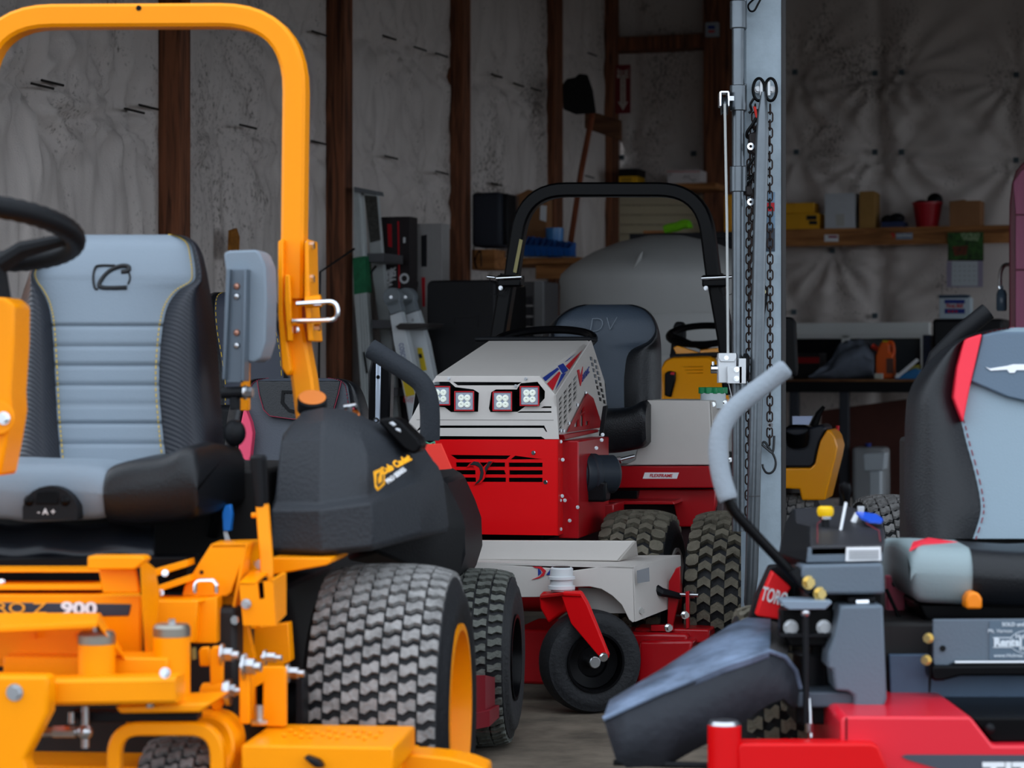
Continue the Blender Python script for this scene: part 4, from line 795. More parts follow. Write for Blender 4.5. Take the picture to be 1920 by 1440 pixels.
# console
con = MB().prism([T.pd(*zu([q])[0], -.50) for q in ((430, 765), (940, 755), (945, 862), (412, 868))], (0, .02, -.0))
mk('console_face', con, PG, toro, .002)
cf = mk('console_front', MB().prism(T.poly(zu([(385, 885), (945, 872), (960, 1085), (545, 1090), (470, 1060), (375, 965)]), -.52), (0, .10, 0)), PG, toro, .006)
mk('console_lower', MB().prism(T.poly(zt([(650, 320), (945, 312), (972, 960), (935, 1062), (740, 1066), (745, 940), (700, 912), (612, 905), (595, 760), (558, 750), (565, 640), (605, 530)]), -.54), (0, .10, 0)), PG, toro, .006)
ct = mk('console_top', MB().prism([T.pd(*zu([q])[0], dd) for q, dd in (((440, 752), -.5), ((945, 742), -.5), ((958, 660), -.32), ((935, 560), -.12), ((700, 470), -.02), ((310, 492), -.02), ((345, 590), -.2), ((430, 610), -.28))], (0, 0, -.02)), pm('console_charcoal', (44, 44, 48), .5), toro, .003)
mk('console_side', MB().loft([[T.pd(*zu([q])[0], dd) for q, dd in (((215, 800), -.35), ((410, 872), -.5), ((440, 760), -.5), ((430, 612), -.3), ((345, 592), -.2), ((312, 494), -.05), ((262, 600), -.1))], [T.pd(*zu([q])[0], dd) for q, dd in (((300, 880), -.2), ((560, 900), -.4), ((560, 790), -.4), ((560, 700), -.25), ((560, 640), -.15), ((560, 560), 0), ((400, 600), 0))]]), BLKP, toro, .004)
mk('console_core', MB().box(T.pd(1520, 1080, -.42), T.pd(1655, 1335, -.42)+Vector((0, .35, 0))), BLKG, toro, .004)
lbl = mk('safety_label', MB().prism(T.poly(zu([(690, 762), (928, 758), (932, 852), (685, 858)]), -.505), (0, .004, 0)), WHT, toro)
for i in range(4): fplate(T, zu([(708, 782+i*17), (915, 780+i*17), (915, 790+i*17), (708, 792+i*17)]), -.507, .001, lbl, 'print_line', pm('faint_print', (150, 152, 156), .6), 0)
kp = T.pd(*zu([(545, 640)])[0], -.3); kq = T.pd(*zu([(545, 545)])[0], -.3)
kb = mk('blade_switch_knob', MB().lathe([(.001, .020), (.012, .020), (.0165, .016), (.0175, .008), (.015, 0), (.001, 0)], kq, (0, 0, 1), 24), pm('knob_yellow', (240, 190, 10), .35), toro)
mk('knob_stem', MB().cyl(kp, kq, .0085), BLKP, kb); mk('knob_collar', MB().cyl(kq-Vector((0, 0, .006)), kq, .012), CHROME, kb)
t0, t1, t2 = T.pd(*zu([(620, 690)])[0], -.34), T.pd(*zu([(655, 620)])[0], -.32), T.pd(*zu([(690, 440)])[0], -.30)
tl = mk('throttle_lever', MB().tube([t0-Vector((.012, 0, 0)), t0+Vector((.006, 0, 0)), t1, t2], .0035, 8), STEEL, toro); mk('throttle_knob', MB().lathe([(.004, -.005), (.008, .01), (.0125, .022), (.011, .034), (.001, .040)], t2, (-.1, 0, 1), 18), BLKG, tl)
kt = T.pd(*zu([(780, 530)])[0], -.2); ky = mk('ignition_key', MB().cyl(kt-Vector((.01, 0, .02)), kt, .011).box(kt-Vector((.004, .002, 0)), kt+Vector((.010, .002, .016))), STEEL, toro, .001)
mk('key_tag', MB().prism([T.pd(*zu([q])[0], dd) for q, dd in (((755, 530), -.22), ((800, 528), -.2), ((900, 545), -.22), ((945, 580), -.26), ((930, 598), -.28), ((850, 592), -.28), ((795, 570), -.26))], (0, 0, .004)), pm('tag_blue', (38, 84, 200), .35), ky)
mk('speed_decal', MB().prism([T.pd(*zu([q])[0], dd) for q, dd in (((605, 722), -.43), ((740, 668), -.34), ((765, 660), -.32), ((770, 676), -.34), ((640, 735), -.44))], (0, 0, .003)), pm('decal_green', (40, 140, 70), .5), ct)
mk('red_outline', MB().tube([T.pd(*zu([q])[0], dd)+Vector((0, 0, .004)) for q, dd in (((490, 745), -.49), ((490, 610), -.28), ((560, 560), -.2))], .001, 4).tube([T.pd(*zu([q])[0], dd)+Vector((0, 0, .004)) for q, dd in (((925, 735), -.48), ((915, 660), -.33), ((830, 610), -.28), ((820, 580), -.2))], .001, 4), RST, ct)
fplate(T, zt([(700, 255), (890, 250), (890, 300), (700, 305)]), -.50, .03, toro, 'hinge_block', BLKP, .003); mk('hinge_latch', MB().cyl(T.pd(*zt([(755, 297)])[0], -.51), T.pd(*zt([(842, 295)])[0], -.51), .0085), CHROME, toro)
# control lever with foam sleeve
FO = pm('grey_foam', (134, 142, 150), .85, 0, .2, 120)
g = fillet([T.pd(1480, 684, -.42), T.pd(1352, 785, -.44), T.pd(1340, 850, -.46), T.pd(1368, 938, -.48)], .09, 12)
g = smooth_curve([T.pd(x, y, q) for x, y, q in ((1476, 688, -.42), (1440, 716, -.42), (1400, 746, -.43), (1368, 776, -.44), (1350, 812, -.45), (1347, 852, -.46), (1353, 895, -.47), (1366, 938, -.48))], 6)
mk('control_lever_grip', MB().tube(g, [.014]+[.0195]*(len(g)-2)+[.017], 18), FO, toro, ang=60)
mk('control_lever', MB().tube(smooth_curve([T.pd(x, y, -.48) for x, y in ((1364, 930), (1374, 955), (1400, 985), (1450, 1038), (1490, 1080), (1530, 1116))], 5), [.0105]*26, 12), BLKG, toro)
mk('lever_clamp', MB().rtube([T.pd(1488, 1068, -.50), T.pd(1520, 1108, -.50)], (0, 1, 0), .02, .03), BLKP, toro)
for x, y in ((1515, 1092), (1536, 1113)): bolt(T.pd(x, y, -.52), (.4, -1, 0), .010, .012, MATS['brass'], toro)
mk('lever_pad', MB().prism(T.poly(zt([(240, 285), (260, 280), (590, 285), (590, 300), (545, 343), (295, 345), (250, 318)]), -.56), (0, .08, 0)), pm('pad_steel_grey', (120, 134, 148), .4), toro, .004)
fplate(T, zt([(235, 345), (600, 340), (600, 520), (560, 600), (300, 600), (235, 510)]), -.48, .05, toro, 'damper_bracket', BLKG, .004)
mk('bracket_lip', MB().box(T.pd(*zt([(232, 510)])[0], -.50), T.pd(*zt([(600, 525)])[0], -.46)), BLKP, toro, .002)
for x, y in ((305, 465), (533, 465)): bolt(T.pd(*zt([(x, y)])[0], -.48), (0, -1, 0), .011, .012, STEEL, toro)
mk('damper_rod', MB().cyl(T.pd(*zt([(408, 365)])[0], -.55), T.pd(*zt([(412, 1150)])[0], -.55), .0062), BLKP, toro); mk('rod_end', MB().ball(T.pd(*zt([(407, 365)])[0], -.55), .009), STEEL, toro)
mk('brake_rod', MB().cyl(T.pd(*zt([(430, 960)])[0], -.53), T.pd(*zt([(448, 1230)])[0], -.56), .004).cyl(T.pd(*zt([(432, 1130)])[0], -.555), T.pd(*zt([(436, 1190)])[0], -.555), .008), STEEL, toro)
mk('pump_housing', MB().cyl(T.pd(*zt([(440, 640)])[0], -.40), T.pd(*zt([(440, 960)])[0], -.40), .035).box(T.pd(*zt([(340, 940)])[0], -.46), T.pd(*zt([(740, 1060)])[0], -.30)), BLKP, toro, .004)
mk('serrated_step', MB().box(T.pd(*zt([(345, 915)])[0], -.52), T.pd(*zt([(730, 965)])[0], -.40)), pm('step_grey', (70, 78, 88), .45), toro, .004)
# red fender panel with wordmark
fplate(T, [(1444, 1062), (1460, 1060), (1505, 1105), (1500, 1170), (1405, 1165), (1418, 1120)], -.16, .05, toro, 'fender', BLKP, .004)
fd = fplate(T, zc([(1215, 78), (1345, 190), (1300, 260), (1268, 300), (1270, 415), (1100, 385), (1140, 250)]), -.20, .045, toro, 'fender_badge', pm('badge_red', (228, 22, 28), .4), .003)
text('TORO', .040, T.pd(*zc([(1226, 258)])[0], -.204), (1, 0, -.28), (.25, 0, 1), WHT, fd, 'wordmark', sx=.48, bold=.0008)
fplate(T, [(1662, 1080), (1680, 1080), (1690, 1090), (1699, 1092), (1694, 1178), (1674, 1174), (1664, 1150)], -.1, .03, toro, 'side_plate', pm('pink_red_paint', (176, 70, 90), .35), .003)
mk('plate_hole', MB().cyl(T.pd(1677, 1095, -.103), T.pd(1677, 1095, -.09), .006), BLKG, toro)
mk('tension_rod', MB().cyl(T.pd(1662, 1105, -.2), T.pd(1698, 1185, -.25), .004), BLKG, toro)
# rubber discharge chute
RC = pm('worn_rubber', (112, 128, 152), .6, 0, .3, 30, .6, 9)
ridge = [T.pd(x, y, q) for x, y, q in ((1143, 1312, -.60), (1180, 1290, -.56), (1240, 1254, -.48), (1310, 1208, -.38), (1368, 1172, -.30), (1400, 1158, -.26), (1445, 1160, -.26))]
crease = [T.pd(x, y, q) for x, y, q in ((1131, 1348, -.68), (1180, 1325, -.68), (1240, 1298, -.67), (1310, 1270, -.65), (1356, 1250, -.64), (1400, 1236, -.62), (1442, 1221, -.58))]
mk('discharge_chute', MB().grid([crease, [(a+b)/2+Vector((0, -.01, .004)) for a, b in zip(crease, ridge)], ridge]), RC, toro, thick=.012, ang=50)
cr2 = crease+[T.pd(1472, 1232, -.55), T.pd(1492, 1258, -.53), T.pd(1500, 1290, -.52)]
bot = [T.pd(x, y, q) for x, y, q in ((1155, 1425, -.68), (1175, 1440, -.68), (1240, 1436, -.67), (1262, 1430, -.65), (1300, 1408, -.64), (1360, 1378, -.62), (1400, 1350, -.60), (1440, 1322, -.58), (1470, 1310, -.56), (1492, 1330, -.54))]
mid = [a.lerp(b, .5) for a, b in zip(cr2, bot)]
mk('chute_front', MB().grid([bot, mid, cr2]), pm('dark_rubber', (38, 41, 48), .65, 0, .25, 60), toro, thick=.014, ang=50)
mk('chute_rib', MB().tube(cr2, .005, 8), RC, toro)
mk('chute_shoulder', MB().grid([[T.pd(1358, 1248, -.63), T.pd(1400, 1234, -.61), T.pd(1442, 1219, -.57), T.pd(1474, 1230, -.54)], [T.pd(1447, 1164, -.28), T.pd(1462, 1168, -.28), T.pd(1475, 1180, -.3), T.pd(1485, 1200, -.34)]]), pm('brown_rubber', (60, 58, 58), .7), toro, thick=.01)
mk('chute_hinge', MB().cyl(T.pd(1150, 1430, -.66), T.pd(1340, 1436, -.66), .006).ball(T.pd(1178, 1431, -.675), .005), BLKP, toro)
# deck
tb = T.pd(1358, 1470, -.72); tt_ = T.pd(1358, 1358, -.72)
ct_ = mk('caster_tube', MB().cyl(tb, tt_, .031, n=28), REDP, toro, .003); mk('tube_cap', MB().lathe([(.001, .008), (.026, .007), (.031, 0)], tt_, (0, 0, 1), 28), STEEL, ct_)
fplate(T, [(1383, 1400), (1390, 1394), (1635, 1394), (1648, 1400), (1668, 1450), (1383, 1450)], -.74, .06, toro, 'deck_arm', REDP, .006)
dk = mk('deck', MB().prism(T.poly([(1576, 1350), (1584, 1343), (1820, 1344), (1862, 1398), (2300, 1398), (2300, 1490), (1576, 1490)], -.70), (0, .5, 0)), pm('deck_red', (214, 30, 48), .35, coat=.3), toro, .006)
mk('deck_seam', MB().box(T.pd(1586, 1345, -.702), T.pd(1588, 1394, -.70)), BLKG, dk)
fplate(T, [(1822, 1346), (2300, 1346), (2300, 1385), (1862, 1392)], -.66, .3, toro, 'belt_cover', BLKG, .004)
lb = fplate(T, [(1690, 1418), (1700, 1415), (2300, 1417), (2300, 1485), (1840, 1485), (1760, 1442), (1700, 1424)], -.703, .002, dk, 'deck_decal', pm('decal_slate', (66, 70, 80), .5), 0)
text('TITAN', .062, T.pd(1843, 1455, -.7045), (1, 0, 0), (0, 0, 1), WHT, lb, 'deck_lettering', sx=1.05, bold=.002, align='LEFT')
mk('bolt_cover', MB().ball(T.pd(1856, 1366, -.665), .010), BLKP, toro)
tire(T, toro, (-.56, -.62), .14, .10, .06, rows=3, around=20, h=.006, mrim=BLKG, name='caster_wheel')
mk('chassis_fill', MB().box((-.38, -.33, .2), (.40, .6, .5)).box((-.2, .1, .4), (.45, .55, .85)), MATS['chassis_fill_black'], toro, .01)
mk('folded_roll_bar', MB().tube([T.pd(x, y, .55) for x, y in ((1852, 584), (1800, 626), (1757, 670), (1740, 720), (1740, 1000))], .022, 14), BLKP, toro)
# ================================================================ black and red zero-turn parked behind the yellow one
G = Fr(-.675, 6.57, 7)
fer = thing('zero_turn_mower', 'black zero-turn mower with red-stitched charcoal seat behind the yellow mower', 'mower', G)
tire(G, fer, (.580, .0), .238, .235, .11, rows=5, around=44, h=.010, mrim=BLKG, fill=(.86, .74), mlug=pm('greenish_tread', (100, 102, 96), .85, 0, .4, 120, .4, 20))
tire(G, fer, (-.585, .0), .238, .235, .11, rows=5, around=44, h=.010, mrim=BLKG, yaw=180)
CHV = pm('charcoal_vinyl', (62, 66, 74), .5, 0, .15, 240); DRT = pm('dark_red_thread', (120, 36, 54), .8)
R_ = [(709, 490, 500, .05), (712, 470, 482, .025), (720, 452, 470, .01), (735, 440, 466, 0), (765, 430, 462, 0), (800, 424, 458, 0), (850, 421, 455, 0), (905, 421, 455, 0)]
rows = [(y, a, b, 1120-b, 1120-a, e) for y, a, b, e in R_]
seat_back(G, rows, fer, .30, .06, CHV, BLKV, DRT, n=60, bul=.03, crown=.004)
og = lambda L, k: [G.pd(x, y, .30+.06*(905-y)/196-k) for x, y in L]
sp = mk('shield_panel', MB().prism(og([(482, 714), (486, 740), (494, 770), (506, 782), (550, 788), (614, 782), (626, 770), (634, 740), (638, 714)], .02), (0, .03, 0)), BLKV, fer, .004)
mk('stitching', MB().tube(og([(482, 714), (486, 740), (494, 768), (506, 780), (550, 786), (614, 780), (626, 768), (634, 740), (640, 714)], .022), .0014, 5), DRT, sp)
mk('seat_emblem', MB().holes(og([(528, 732), (572, 732), (572, 762), (560, 776), (540, 772), (526, 756)], .024), [og([(533, 737), (567, 737), (567, 760), (558, 770), (543, 767), (532, 754)], .024)], (0, .006, 0)), BLKG, sp)
for m in (lambda L: L, lambda L: [(1120-x, y) for x, y in L]):
    mk('red_stripe', MB().prism(og(m([(458, 762), (470, 792), (474, 812), (468, 872), (446, 850), (450, 800)]), .035), (0, .04, 0)), pm('rose_vinyl', (206, 60, 92), .5), fer, .003)
cushion(G, [(430, 895, 960), (500, 885, 965), (560, 885, 965), (640, 890, 960), (690, 900, 950)], fer, -.1, .32, BLKV, 'seat_cushion')
lv = smooth_curve([G.pd(x, y, -.35) for x, y in ((692, 652), (712, 664), (740, 682), (768, 700), (790, 718), (802, 742), (806, 775), (806, 826))], 6)
mk('control_lever_grip', MB().tube(lv, [.018]+[.026]*(len(lv)-2)+[.025], 16), pm('black_foam', (38, 42, 48), .8, 0, .2, 150), fer, ang=60)
mk('control_lever', MB().tube([G.pd(806, 822, -.35), G.pd(806, 850, -.35), G.pd(800, 950, -.3), G.pd(770, 1040, -.25)], .013, 10), BLKG, fer)
mk('roll_bar_post', MB().prism(G.poly([(690, 700), (697, 672), (728, 672), (733, 700), (730, 800), (690, 800)], .1), (0, .06, 0)), BLKG, fer, .006)
ps = fplate(G, [(705, 672), (714, 674), (712, 795), (703, 795)], .093, .01, fer, 'aluminium_strip', pm('brushed_alu', (176, 186, 200), .35, .8), .002)
bolt(G.pd(709, 707, .093), (0, -1, 0), .004, .004, BLKG, ps); mk('eyelet', MB().lathe([(.008, 0), (.008, .01), (.004, .01), (.004, 0)], G.pd(706, 788, .09), (0, -1, 0), 16), CHROME, fer)
mk('rear_fender', MB().prism(G.poly([(800, 880), (835, 900), (858, 950), (870, 985), (872, 1040), (858, 1085), (845, 1090), (820, 1085), (800, 1050)], -.15), (0, .35, 0)), BLKP, fer, .01)
mk('fender_trim', MB().tube([G.pd(x, y, -.165) for x, y in ((850, 940), (862, 975), (864, 1005), (852, 1060))], .007, 8), pm('trim_grey', (70, 76, 84), .4), fer)
fp = fplate(G, [(806, 1066), (838, 1040), (842, 1085), (815, 1090)], -.17, .03, fer, 'badge_panel', pm('maroon', (92, 18, 30), .4), .002)
text('FERRIS', .017, G.pd(827, 1056, -.173), (1, 0, 0), (0, 0, 1), WHT, fp, 'badge_lettering', sx=.75)
mk('deck', MB().loft([[G.pd(x, 1372-k*.2, q) for x, q in ((700, -.35), (880, -.35), (915, -.33), (935, -.26), (935, -.2), (700, -.1))] for k in (0, 1)]).loft([[G.pd(x, y, q) for x, y, q in ((700, 1360, -.35), (880, 1370, -.35), (918, 1362, -.33), (936, 1345, -.24), (930, 1345, -.18), (700, 1350, -.1))], [G.pd(x, y, q) for x, y, q in ((700, 1330, -.35), (880, 1340, -.35), (918, 1332, -.33), (936, 1322, -.24), (930, 1322, -.18), (700, 1320, -.1))]]).loft([[G.pd(x, y, q) for x, y, q in ((700, 1330, -.33), (880, 1338, -.33), (910, 1332, -.31), (928, 1322, -.24), (925, 1322, -.18), (700, 1320, -.1))], [G.pd(x, y, q) for x, y, q in ((700, 1262, -.33), (880, 1266, -.33), (910, 1266, -.31), (928, 1270, -.24), (925, 1270, -.18), (700, 1266, -.1))]]), pm('dark_red_steel', (120, 20, 32), .4), fer, .004)
mk('chassis_fill', MB().box((-.4, -.3, .2), (.44, .7, .56)), MATS['chassis_fill_black'], fer, .01)
mk('frame_rail', MB().prism(G.poly([(505, 1050), (560, 1048), (560, 1180), (505, 1180)], -.33), (0, .03, 0)), DRED, fer, .003)
tg = MB().prism(G.poly([(793, 834), (826, 832), (846, 879), (822, 881), (806, 856)], -.385), (.002, .002, .001))
solo('paper_tag', tg, pm('tag_red', (232, 58, 46), .7), G, 'bright red folded paper tag hanging from black foam lever', 'tag')
solo('tag_string', MB().tube(smooth_curve([G.pd(x, y, -.382) for x, y in ((797, 828), (806, 832), (815, 829), (812, 838), (806, 840))]), .0018, 6), pm('green_string', (70, 150, 120), .7), G, 'thin green string tied round black lever above red tag', 'string')
# seat of another mower further back
Q = Fr(-1.10, 8.4, 12)
sq = thing('mower_seat', 'dark navy mower seat with yellow stitching behind the yellow roll bar post', 'seat', Q)
rows = [(548, 402, 415, 470, 480, .05), (556, 385, 405, 490, 505, .02), (580, 372, 402, 505, 530, 0), (620, 366, 405, 520, 546, 0), (660, 362, 412, 528, 555, 0), (715, 360, 420, 532, 560, 0), (760, 360, 420, 532, 560, 0)]
seat_back(Q, rows, sq, .0, .05, pm('dark_slate_vinyl', (50, 54, 66), .5), BLKV, YST, n=40, bul=.03)
mk('seat_base', MB().box(Q.pd(380, 760, -.25), Vector((Q.pd(550, 760, .1).x, .15, .0))), BLKP, sq, .02)
# ================================================================ galvanised column, tubes, chains
K = Fr(.745, 7.15, 0)
GALV = pm('galvanised_steel', (166, 180, 190), .5, .25, .1, 30, .28, 5)
TUB = pm('tube_steel', (104, 110, 115), .32, .85, .05, 30, .2, 4)
colm = thing('steel_column', 'galvanised steel column carrying a coupled vertical tube, pulley and chain hooks', 'column', K)
a, b = K.pd(1399, 300, 0), K.pd(1466, 300, 0); wc = b.x
mk('column_flange', MB().box((a.x, 0, 0), (b.x, .008, 4.0)), GALV, colm, .001)
mk('column_lip', MB().box((b.x-.002, -.004, 0), (b.x+.012, .16, 4.0)), pm('edge_dark_steel', (58, 56, 56), .5, .4), colm, .002)
mk('column_web', MB().box((-.006, .008, 0), (.006, .15, 4.0)).box((a.x, .15, 0), (b.x, .16, 4.0)), GALV, colm)
mk('base_plate', MB().box((a.x-.05, -.06, 0), (b.x+.05, .22, .012)), GALV, colm)
tx = K.pd(1384, 300, -.06)
vt = mk('lift_tube', MB().cyl(K.pd(1384, 996, -.06), (tx.x, -.06, 4.0), .0185, n=24), TUB, colm)
for y0, y1 in ((2, 54), (160, 208), (312, 360)):
    mk('tube_coupling', MB().cyl(K.pd(1384, y1, -.06), K.pd(1384, y0, -.06), .0245, n=24).box(K.pd(1384, y1, -.06)+Vector((.01, .0, 0)), K.pd(1398, y0, -.02)), TUB, vt, .002)
py_ = K.pd(1358, 180, -.08)
pu = mk('pulley_fork', MB().prism([K.pd(x, y, -.10) for x, y in ((1349, 172), (1352, 170), (1366, 170), (1368, 173), (1368, 199), (1365, 199), (1364, 174), (1353, 174), (1353, 199), (1349, 199))], (0, .05, 0)), CHROME, colm, .001)
mk('pulley_wheel', MB().lathe([(.001, -.006), (.022, -.008), (.030, -.009), (.022, -.002), (.022, .002), (.030, .009), (.022, .008), (.001, .006)], K.pd(1358, 197, -.075), (1, 0, 0), 28), TUB, pu)
mk('pulley_arm', MB().box(K.pd(1366, 180, -.08), K.pd(1382, 190, -.06)), STEEL, pu)
mk('cable', MB().tube([K.pd(1359, 195, -.105), K.pd(1363, 420, -.105), K.pd(1365, 662, -.105)], .0042, 8), pm('cable_grey', (176, 178, 176), .5, .5), colm)
wb = mk('cable_bracket', MB().box(K.pd(1347, 664, -.14), K.pd(1378, 718, -.09)), pm('zinc_plate', (206, 208, 210), .4, .5), colm, .002)
mk('bracket_cap', MB().prism(K.poly([(1348, 662), (1380, 662), (1381, 670), (1377, 678), (1351, 678), (1347, 670)], -.146), (0, .05, 0)), MATS['zinc_plate'], wb, .001)
mk('bracket_plate', MB().box(K.pd(1364, 687, -.17), K.pd(1390, 719, -.15)).box(K.pd(1386, 672, -.17), K.pd(1392, 719, -.06)), MATS['zinc_plate'], wb, .001)
mk('bracket_roller', MB().cyl(K.pd(1394, 688, -.10), K.pd(1403, 688, -.10), .04, n=28), BLKP, wb, .003)
bolt(K.pd(1362, 671, -.146), (0, -1, 0), .005, .004, CHROME, wb, n=12)
for y in (693, 710): bolt(K.pd(1381, y, -.17), (0, -1, 0), .006, .008, CHROME, wb)
mk('cross_stub', MB().cyl(K.pd(1333, 692, -.11), K.pd(1348, 692, -.11), .013).cyl(K.pd(1337, 692, -.11), K.pd(1337, 678, -.11), .004), CHROME, wb)
mk('wire_tail', MB().tube([K.pd(1366, 718, -.12), K.pd(1372, 745, -.12)], .0015, 5), STEEL, wb)
for (cx, s_) in ((1423, -1), (1445, 1)):
    pts = [K.pd(cx+11*math.cos(t)*(1 if True else 1), 168+21*math.sin(t), -.05) for t in [2*math.pi*i/32 for i in range(32)]]
    mk('hook_ring', MB().tube(pts, .0045, 8, closed=True), BLKG, colm)
    mk('ring_plate', MB().box(K.pd(cx+(2 if s_ < 0 else -6), 152, -.045), K.pd(cx+(6 if s_ < 0 else -2), 181, -.02)), MATS['zinc_plate'], colm, .001)
    bolt(K.pd(cx-s_*(-2), 168, -.02), (0, -1, 0), .008, .014, MATS['zinc_plate'], colm)
mk('wire_hook', MB().tube(smooth_curve([K.pd(x, y, -.03) for x, y in ((1425, -8), (1412, 0), (1403, 10), (1406, 20), (1414, 20), (1421, 8), (1428, -5))]), .003, 6), BLKG, colm)
mk('lock_body', MB().prism(K.poly([(1427, 536), (1436, 534), (1441, 545), (1438, 570), (1432, 602), (1424, 600), (1424, 560)], -.03), (0, .03, 0)), BLKP, colm, .004)
mk('lock_dial', MB().cyl(K.pd(1431, 547, -.034), K.pd(1431, 547, -.028), .0085), pm('dial_cream', (200, 196, 150), .5), colm)
sk = fplate(K, [(1436, 360), (1453, 360), (1453, 472), (1434, 472)], -.002, .002, colm, 'column_sticker', pm('sticker_blue_grey', (120, 150, 176), .5, var=.4, vs=30), 0)
fplate(K, [(1435, 428), (1453, 428), (1453, 471), (1434, 471)], -.0035, .002, sk, 'sticker_print', pm('sticker_dark', (50, 58, 70), .5), 0)
fplate(K, [(1437, 380), (1452, 380), (1452, 396), (1437, 396)], -.0035, .002, sk, 'sticker_red_band', RED, 0)
pipe = [K.pd(x, y, -.13) for x, y in ((1431, 172), (1431, 186), (1430, 215), (1429, 260), (1427, 330), (1423, 500), (1419, 700), (1414, 900), (1409, 1080), (1405, 1130), (1402, 1152))]
pp = thing('steel_pipe', 'long grey steel pipe with tapered ends hanging in front of the column', 'pipe', K, (pipe[-1].x, -.13, pipe[-1].z))
mk('pipe_body', MB().tube(pipe, [.006, .010, .016, .019, .0195, .0195, .0195, .0195, .0195, .016, .004], 18), TUB, pp, ang=60)
mk('pipe_joint', MB().lathe([(.0205, -.002), (.0205, .002)], K.pd(1412.5, 930, -.13), (0, 0, 1), 20), pm('joint_dark', (70, 72, 74), .5, .6), pp)
# chains
def link_mesh(Lh=.0166, Wh=.0095, r=.0024):
    pts = []; s = Lh-Wh
    for i in range(9): t = math.pi*i/8; pts.append((Wh*.85*math.cos(t), 0, s+Wh*.85*math.sin(t)))
    for i in range(9): t = math.pi+math.pi*i/8; pts.append((Wh*.85*math.cos(t), 0, -s+Wh*.85*math.sin(t)))
    mb = MB().tube(pts, r, 7, closed=True); me = bpy.data.meshes.new('link'); me.from_pydata(mb.v, [], mb.f)
    me.polygons.foreach_set('use_smooth', [True]*len(mb.f)); me.materials.append(pm('rusty_chain', (64, 52, 48), .5, .7, 0, 60, .5, 60)); return me
LM = link_mesh()
def chain(path, label, fr, y_base):
    P = smooth_curve(path, 10); n = thing('chain', label, 'chain', fr, tuple(P[-1])); base = BASE[n]; acc = 0; k = 0; pitch = .0232; nxt = 0
    for i in range(len(P)-1):
        seg = (P[i+1]-P[i]).length
        while nxt <= acc+seg:
            t = (nxt-acc)/seg; p = P[i].lerp(P[i+1], t); o = bpy.data.objects.new('link', LM); COL.objects.link(o); o.parent = n
            o.location = p-base; o.rotation_euler = (0, 0, math.radians(8 if k % 2 else 90)); k += 1; nxt += pitch
        acc += seg
    return n
chain([K.pd(x, y, q) for x, y, q in ((1444, 205, -.035), (1443, 300, -.035), (1444, 480, -.03), (1444, 640, -.03), (1443, 826, -.03))], 'rusty chain on the column ending in an open S-hook', K, 826)
sh = [(1300+x/4.8, 640+y/4.8) for x, y in ((728, 850), (722, 960), (706, 1000), (660, 965), (625, 935), (622, 915), (645, 908), (680, 960), (725, 1030), (742, 1090), (730, 1150), (695, 1185), (655, 1180), (630, 1140), (623, 1105))]
solo('s_hook', MB().tube(smooth_curve([K.pd(x, y, -.03) for x, y in sh], 5), .0036, 8), pm('hook_steel', (70, 72, 74), .35, .9), K, 'dark steel S-hook at the lower end of the chain', 'hook')
solo('chain_washer', MB().lathe([(.004, 0), (.004, .008), (.009, .008), (.009, 0)], K.pd(1443, 797, -.052), (0, -1, 0), 18, closed=True), CHROME, K, 'small bright round washer on the chain above the S-hook', 'washer')
chain([K.pd(x, y, q) for x, y, q in ((1416, 205, -.035), (1412, 250, -.035), (1406, 300, -.035), (1404, 420, -.03), (1404, 700, -.03), (1402, 1010, -.03))], 'rusty chain between the coupled tube and the hanging pipe', K, 1000)
chain([K.pd(x, y, q) for x, y, q in ((1420, 215, -.02), (1414, 330, -.02), (1412, 430, -.015), (1411, 560, -.015))], 'short doubled length of rusty chain close behind the hanging pipe', K, 560)
rs_t = thing('load_binder', 'black ratchet load binder with red tag hooked over the chain', 'load binder', K, tuple(K.pd(1405, 395, -.06)))
mk('binder_arm', MB().tube(smooth_curve([K.pd(x, y, -.05) for x, y in ((1428, 205), (1412, 232), (1401, 248), (1403, 258), (1418, 246), (1424, 230))]), .005, 7).tube(smooth_curve([K.pd(x, y, -.05) for x, y in ((1414, 296), (1402, 315), (1399, 335), (1412, 330), (1400, 348), (1397, 358))]), .0045, 7).tube(smooth_curve([K.pd(x, y, -.05) for x, y in ((1414, 184), (1407, 196), (1409, 207), (1404, 212))]), .004, 6), BLKG, rs_t)
mk('binder_body', MB().prism(K.poly([(1404, 250), (1420, 246), (1418, 292), (1406, 284)], -.07), (0, .04, 0)).prism(K.poly([(1397, 350), (1408, 346), (1412, 360), (1409, 368), (1398, 366)], -.07), (0, .04, 0)), pm('binder_dark', (34, 28, 28), .5), rs_t, .005)
for y in (275, 379): mk('binder_eye', MB().lathe([(.0045, 0), (.0045, .01), (.0105, .01), (.0105, 0)], K.pd(1407, y, -.075), (0, -1, 0), 20, closed=True), CHROME, rs_t)
fplate(K, [(1412, 199), (1418, 200), (1421, 222), (1417, 220)], -.06, .008, rs_t, 'red_tag', pm('strap_red', (206, 44, 34), .6), .001)
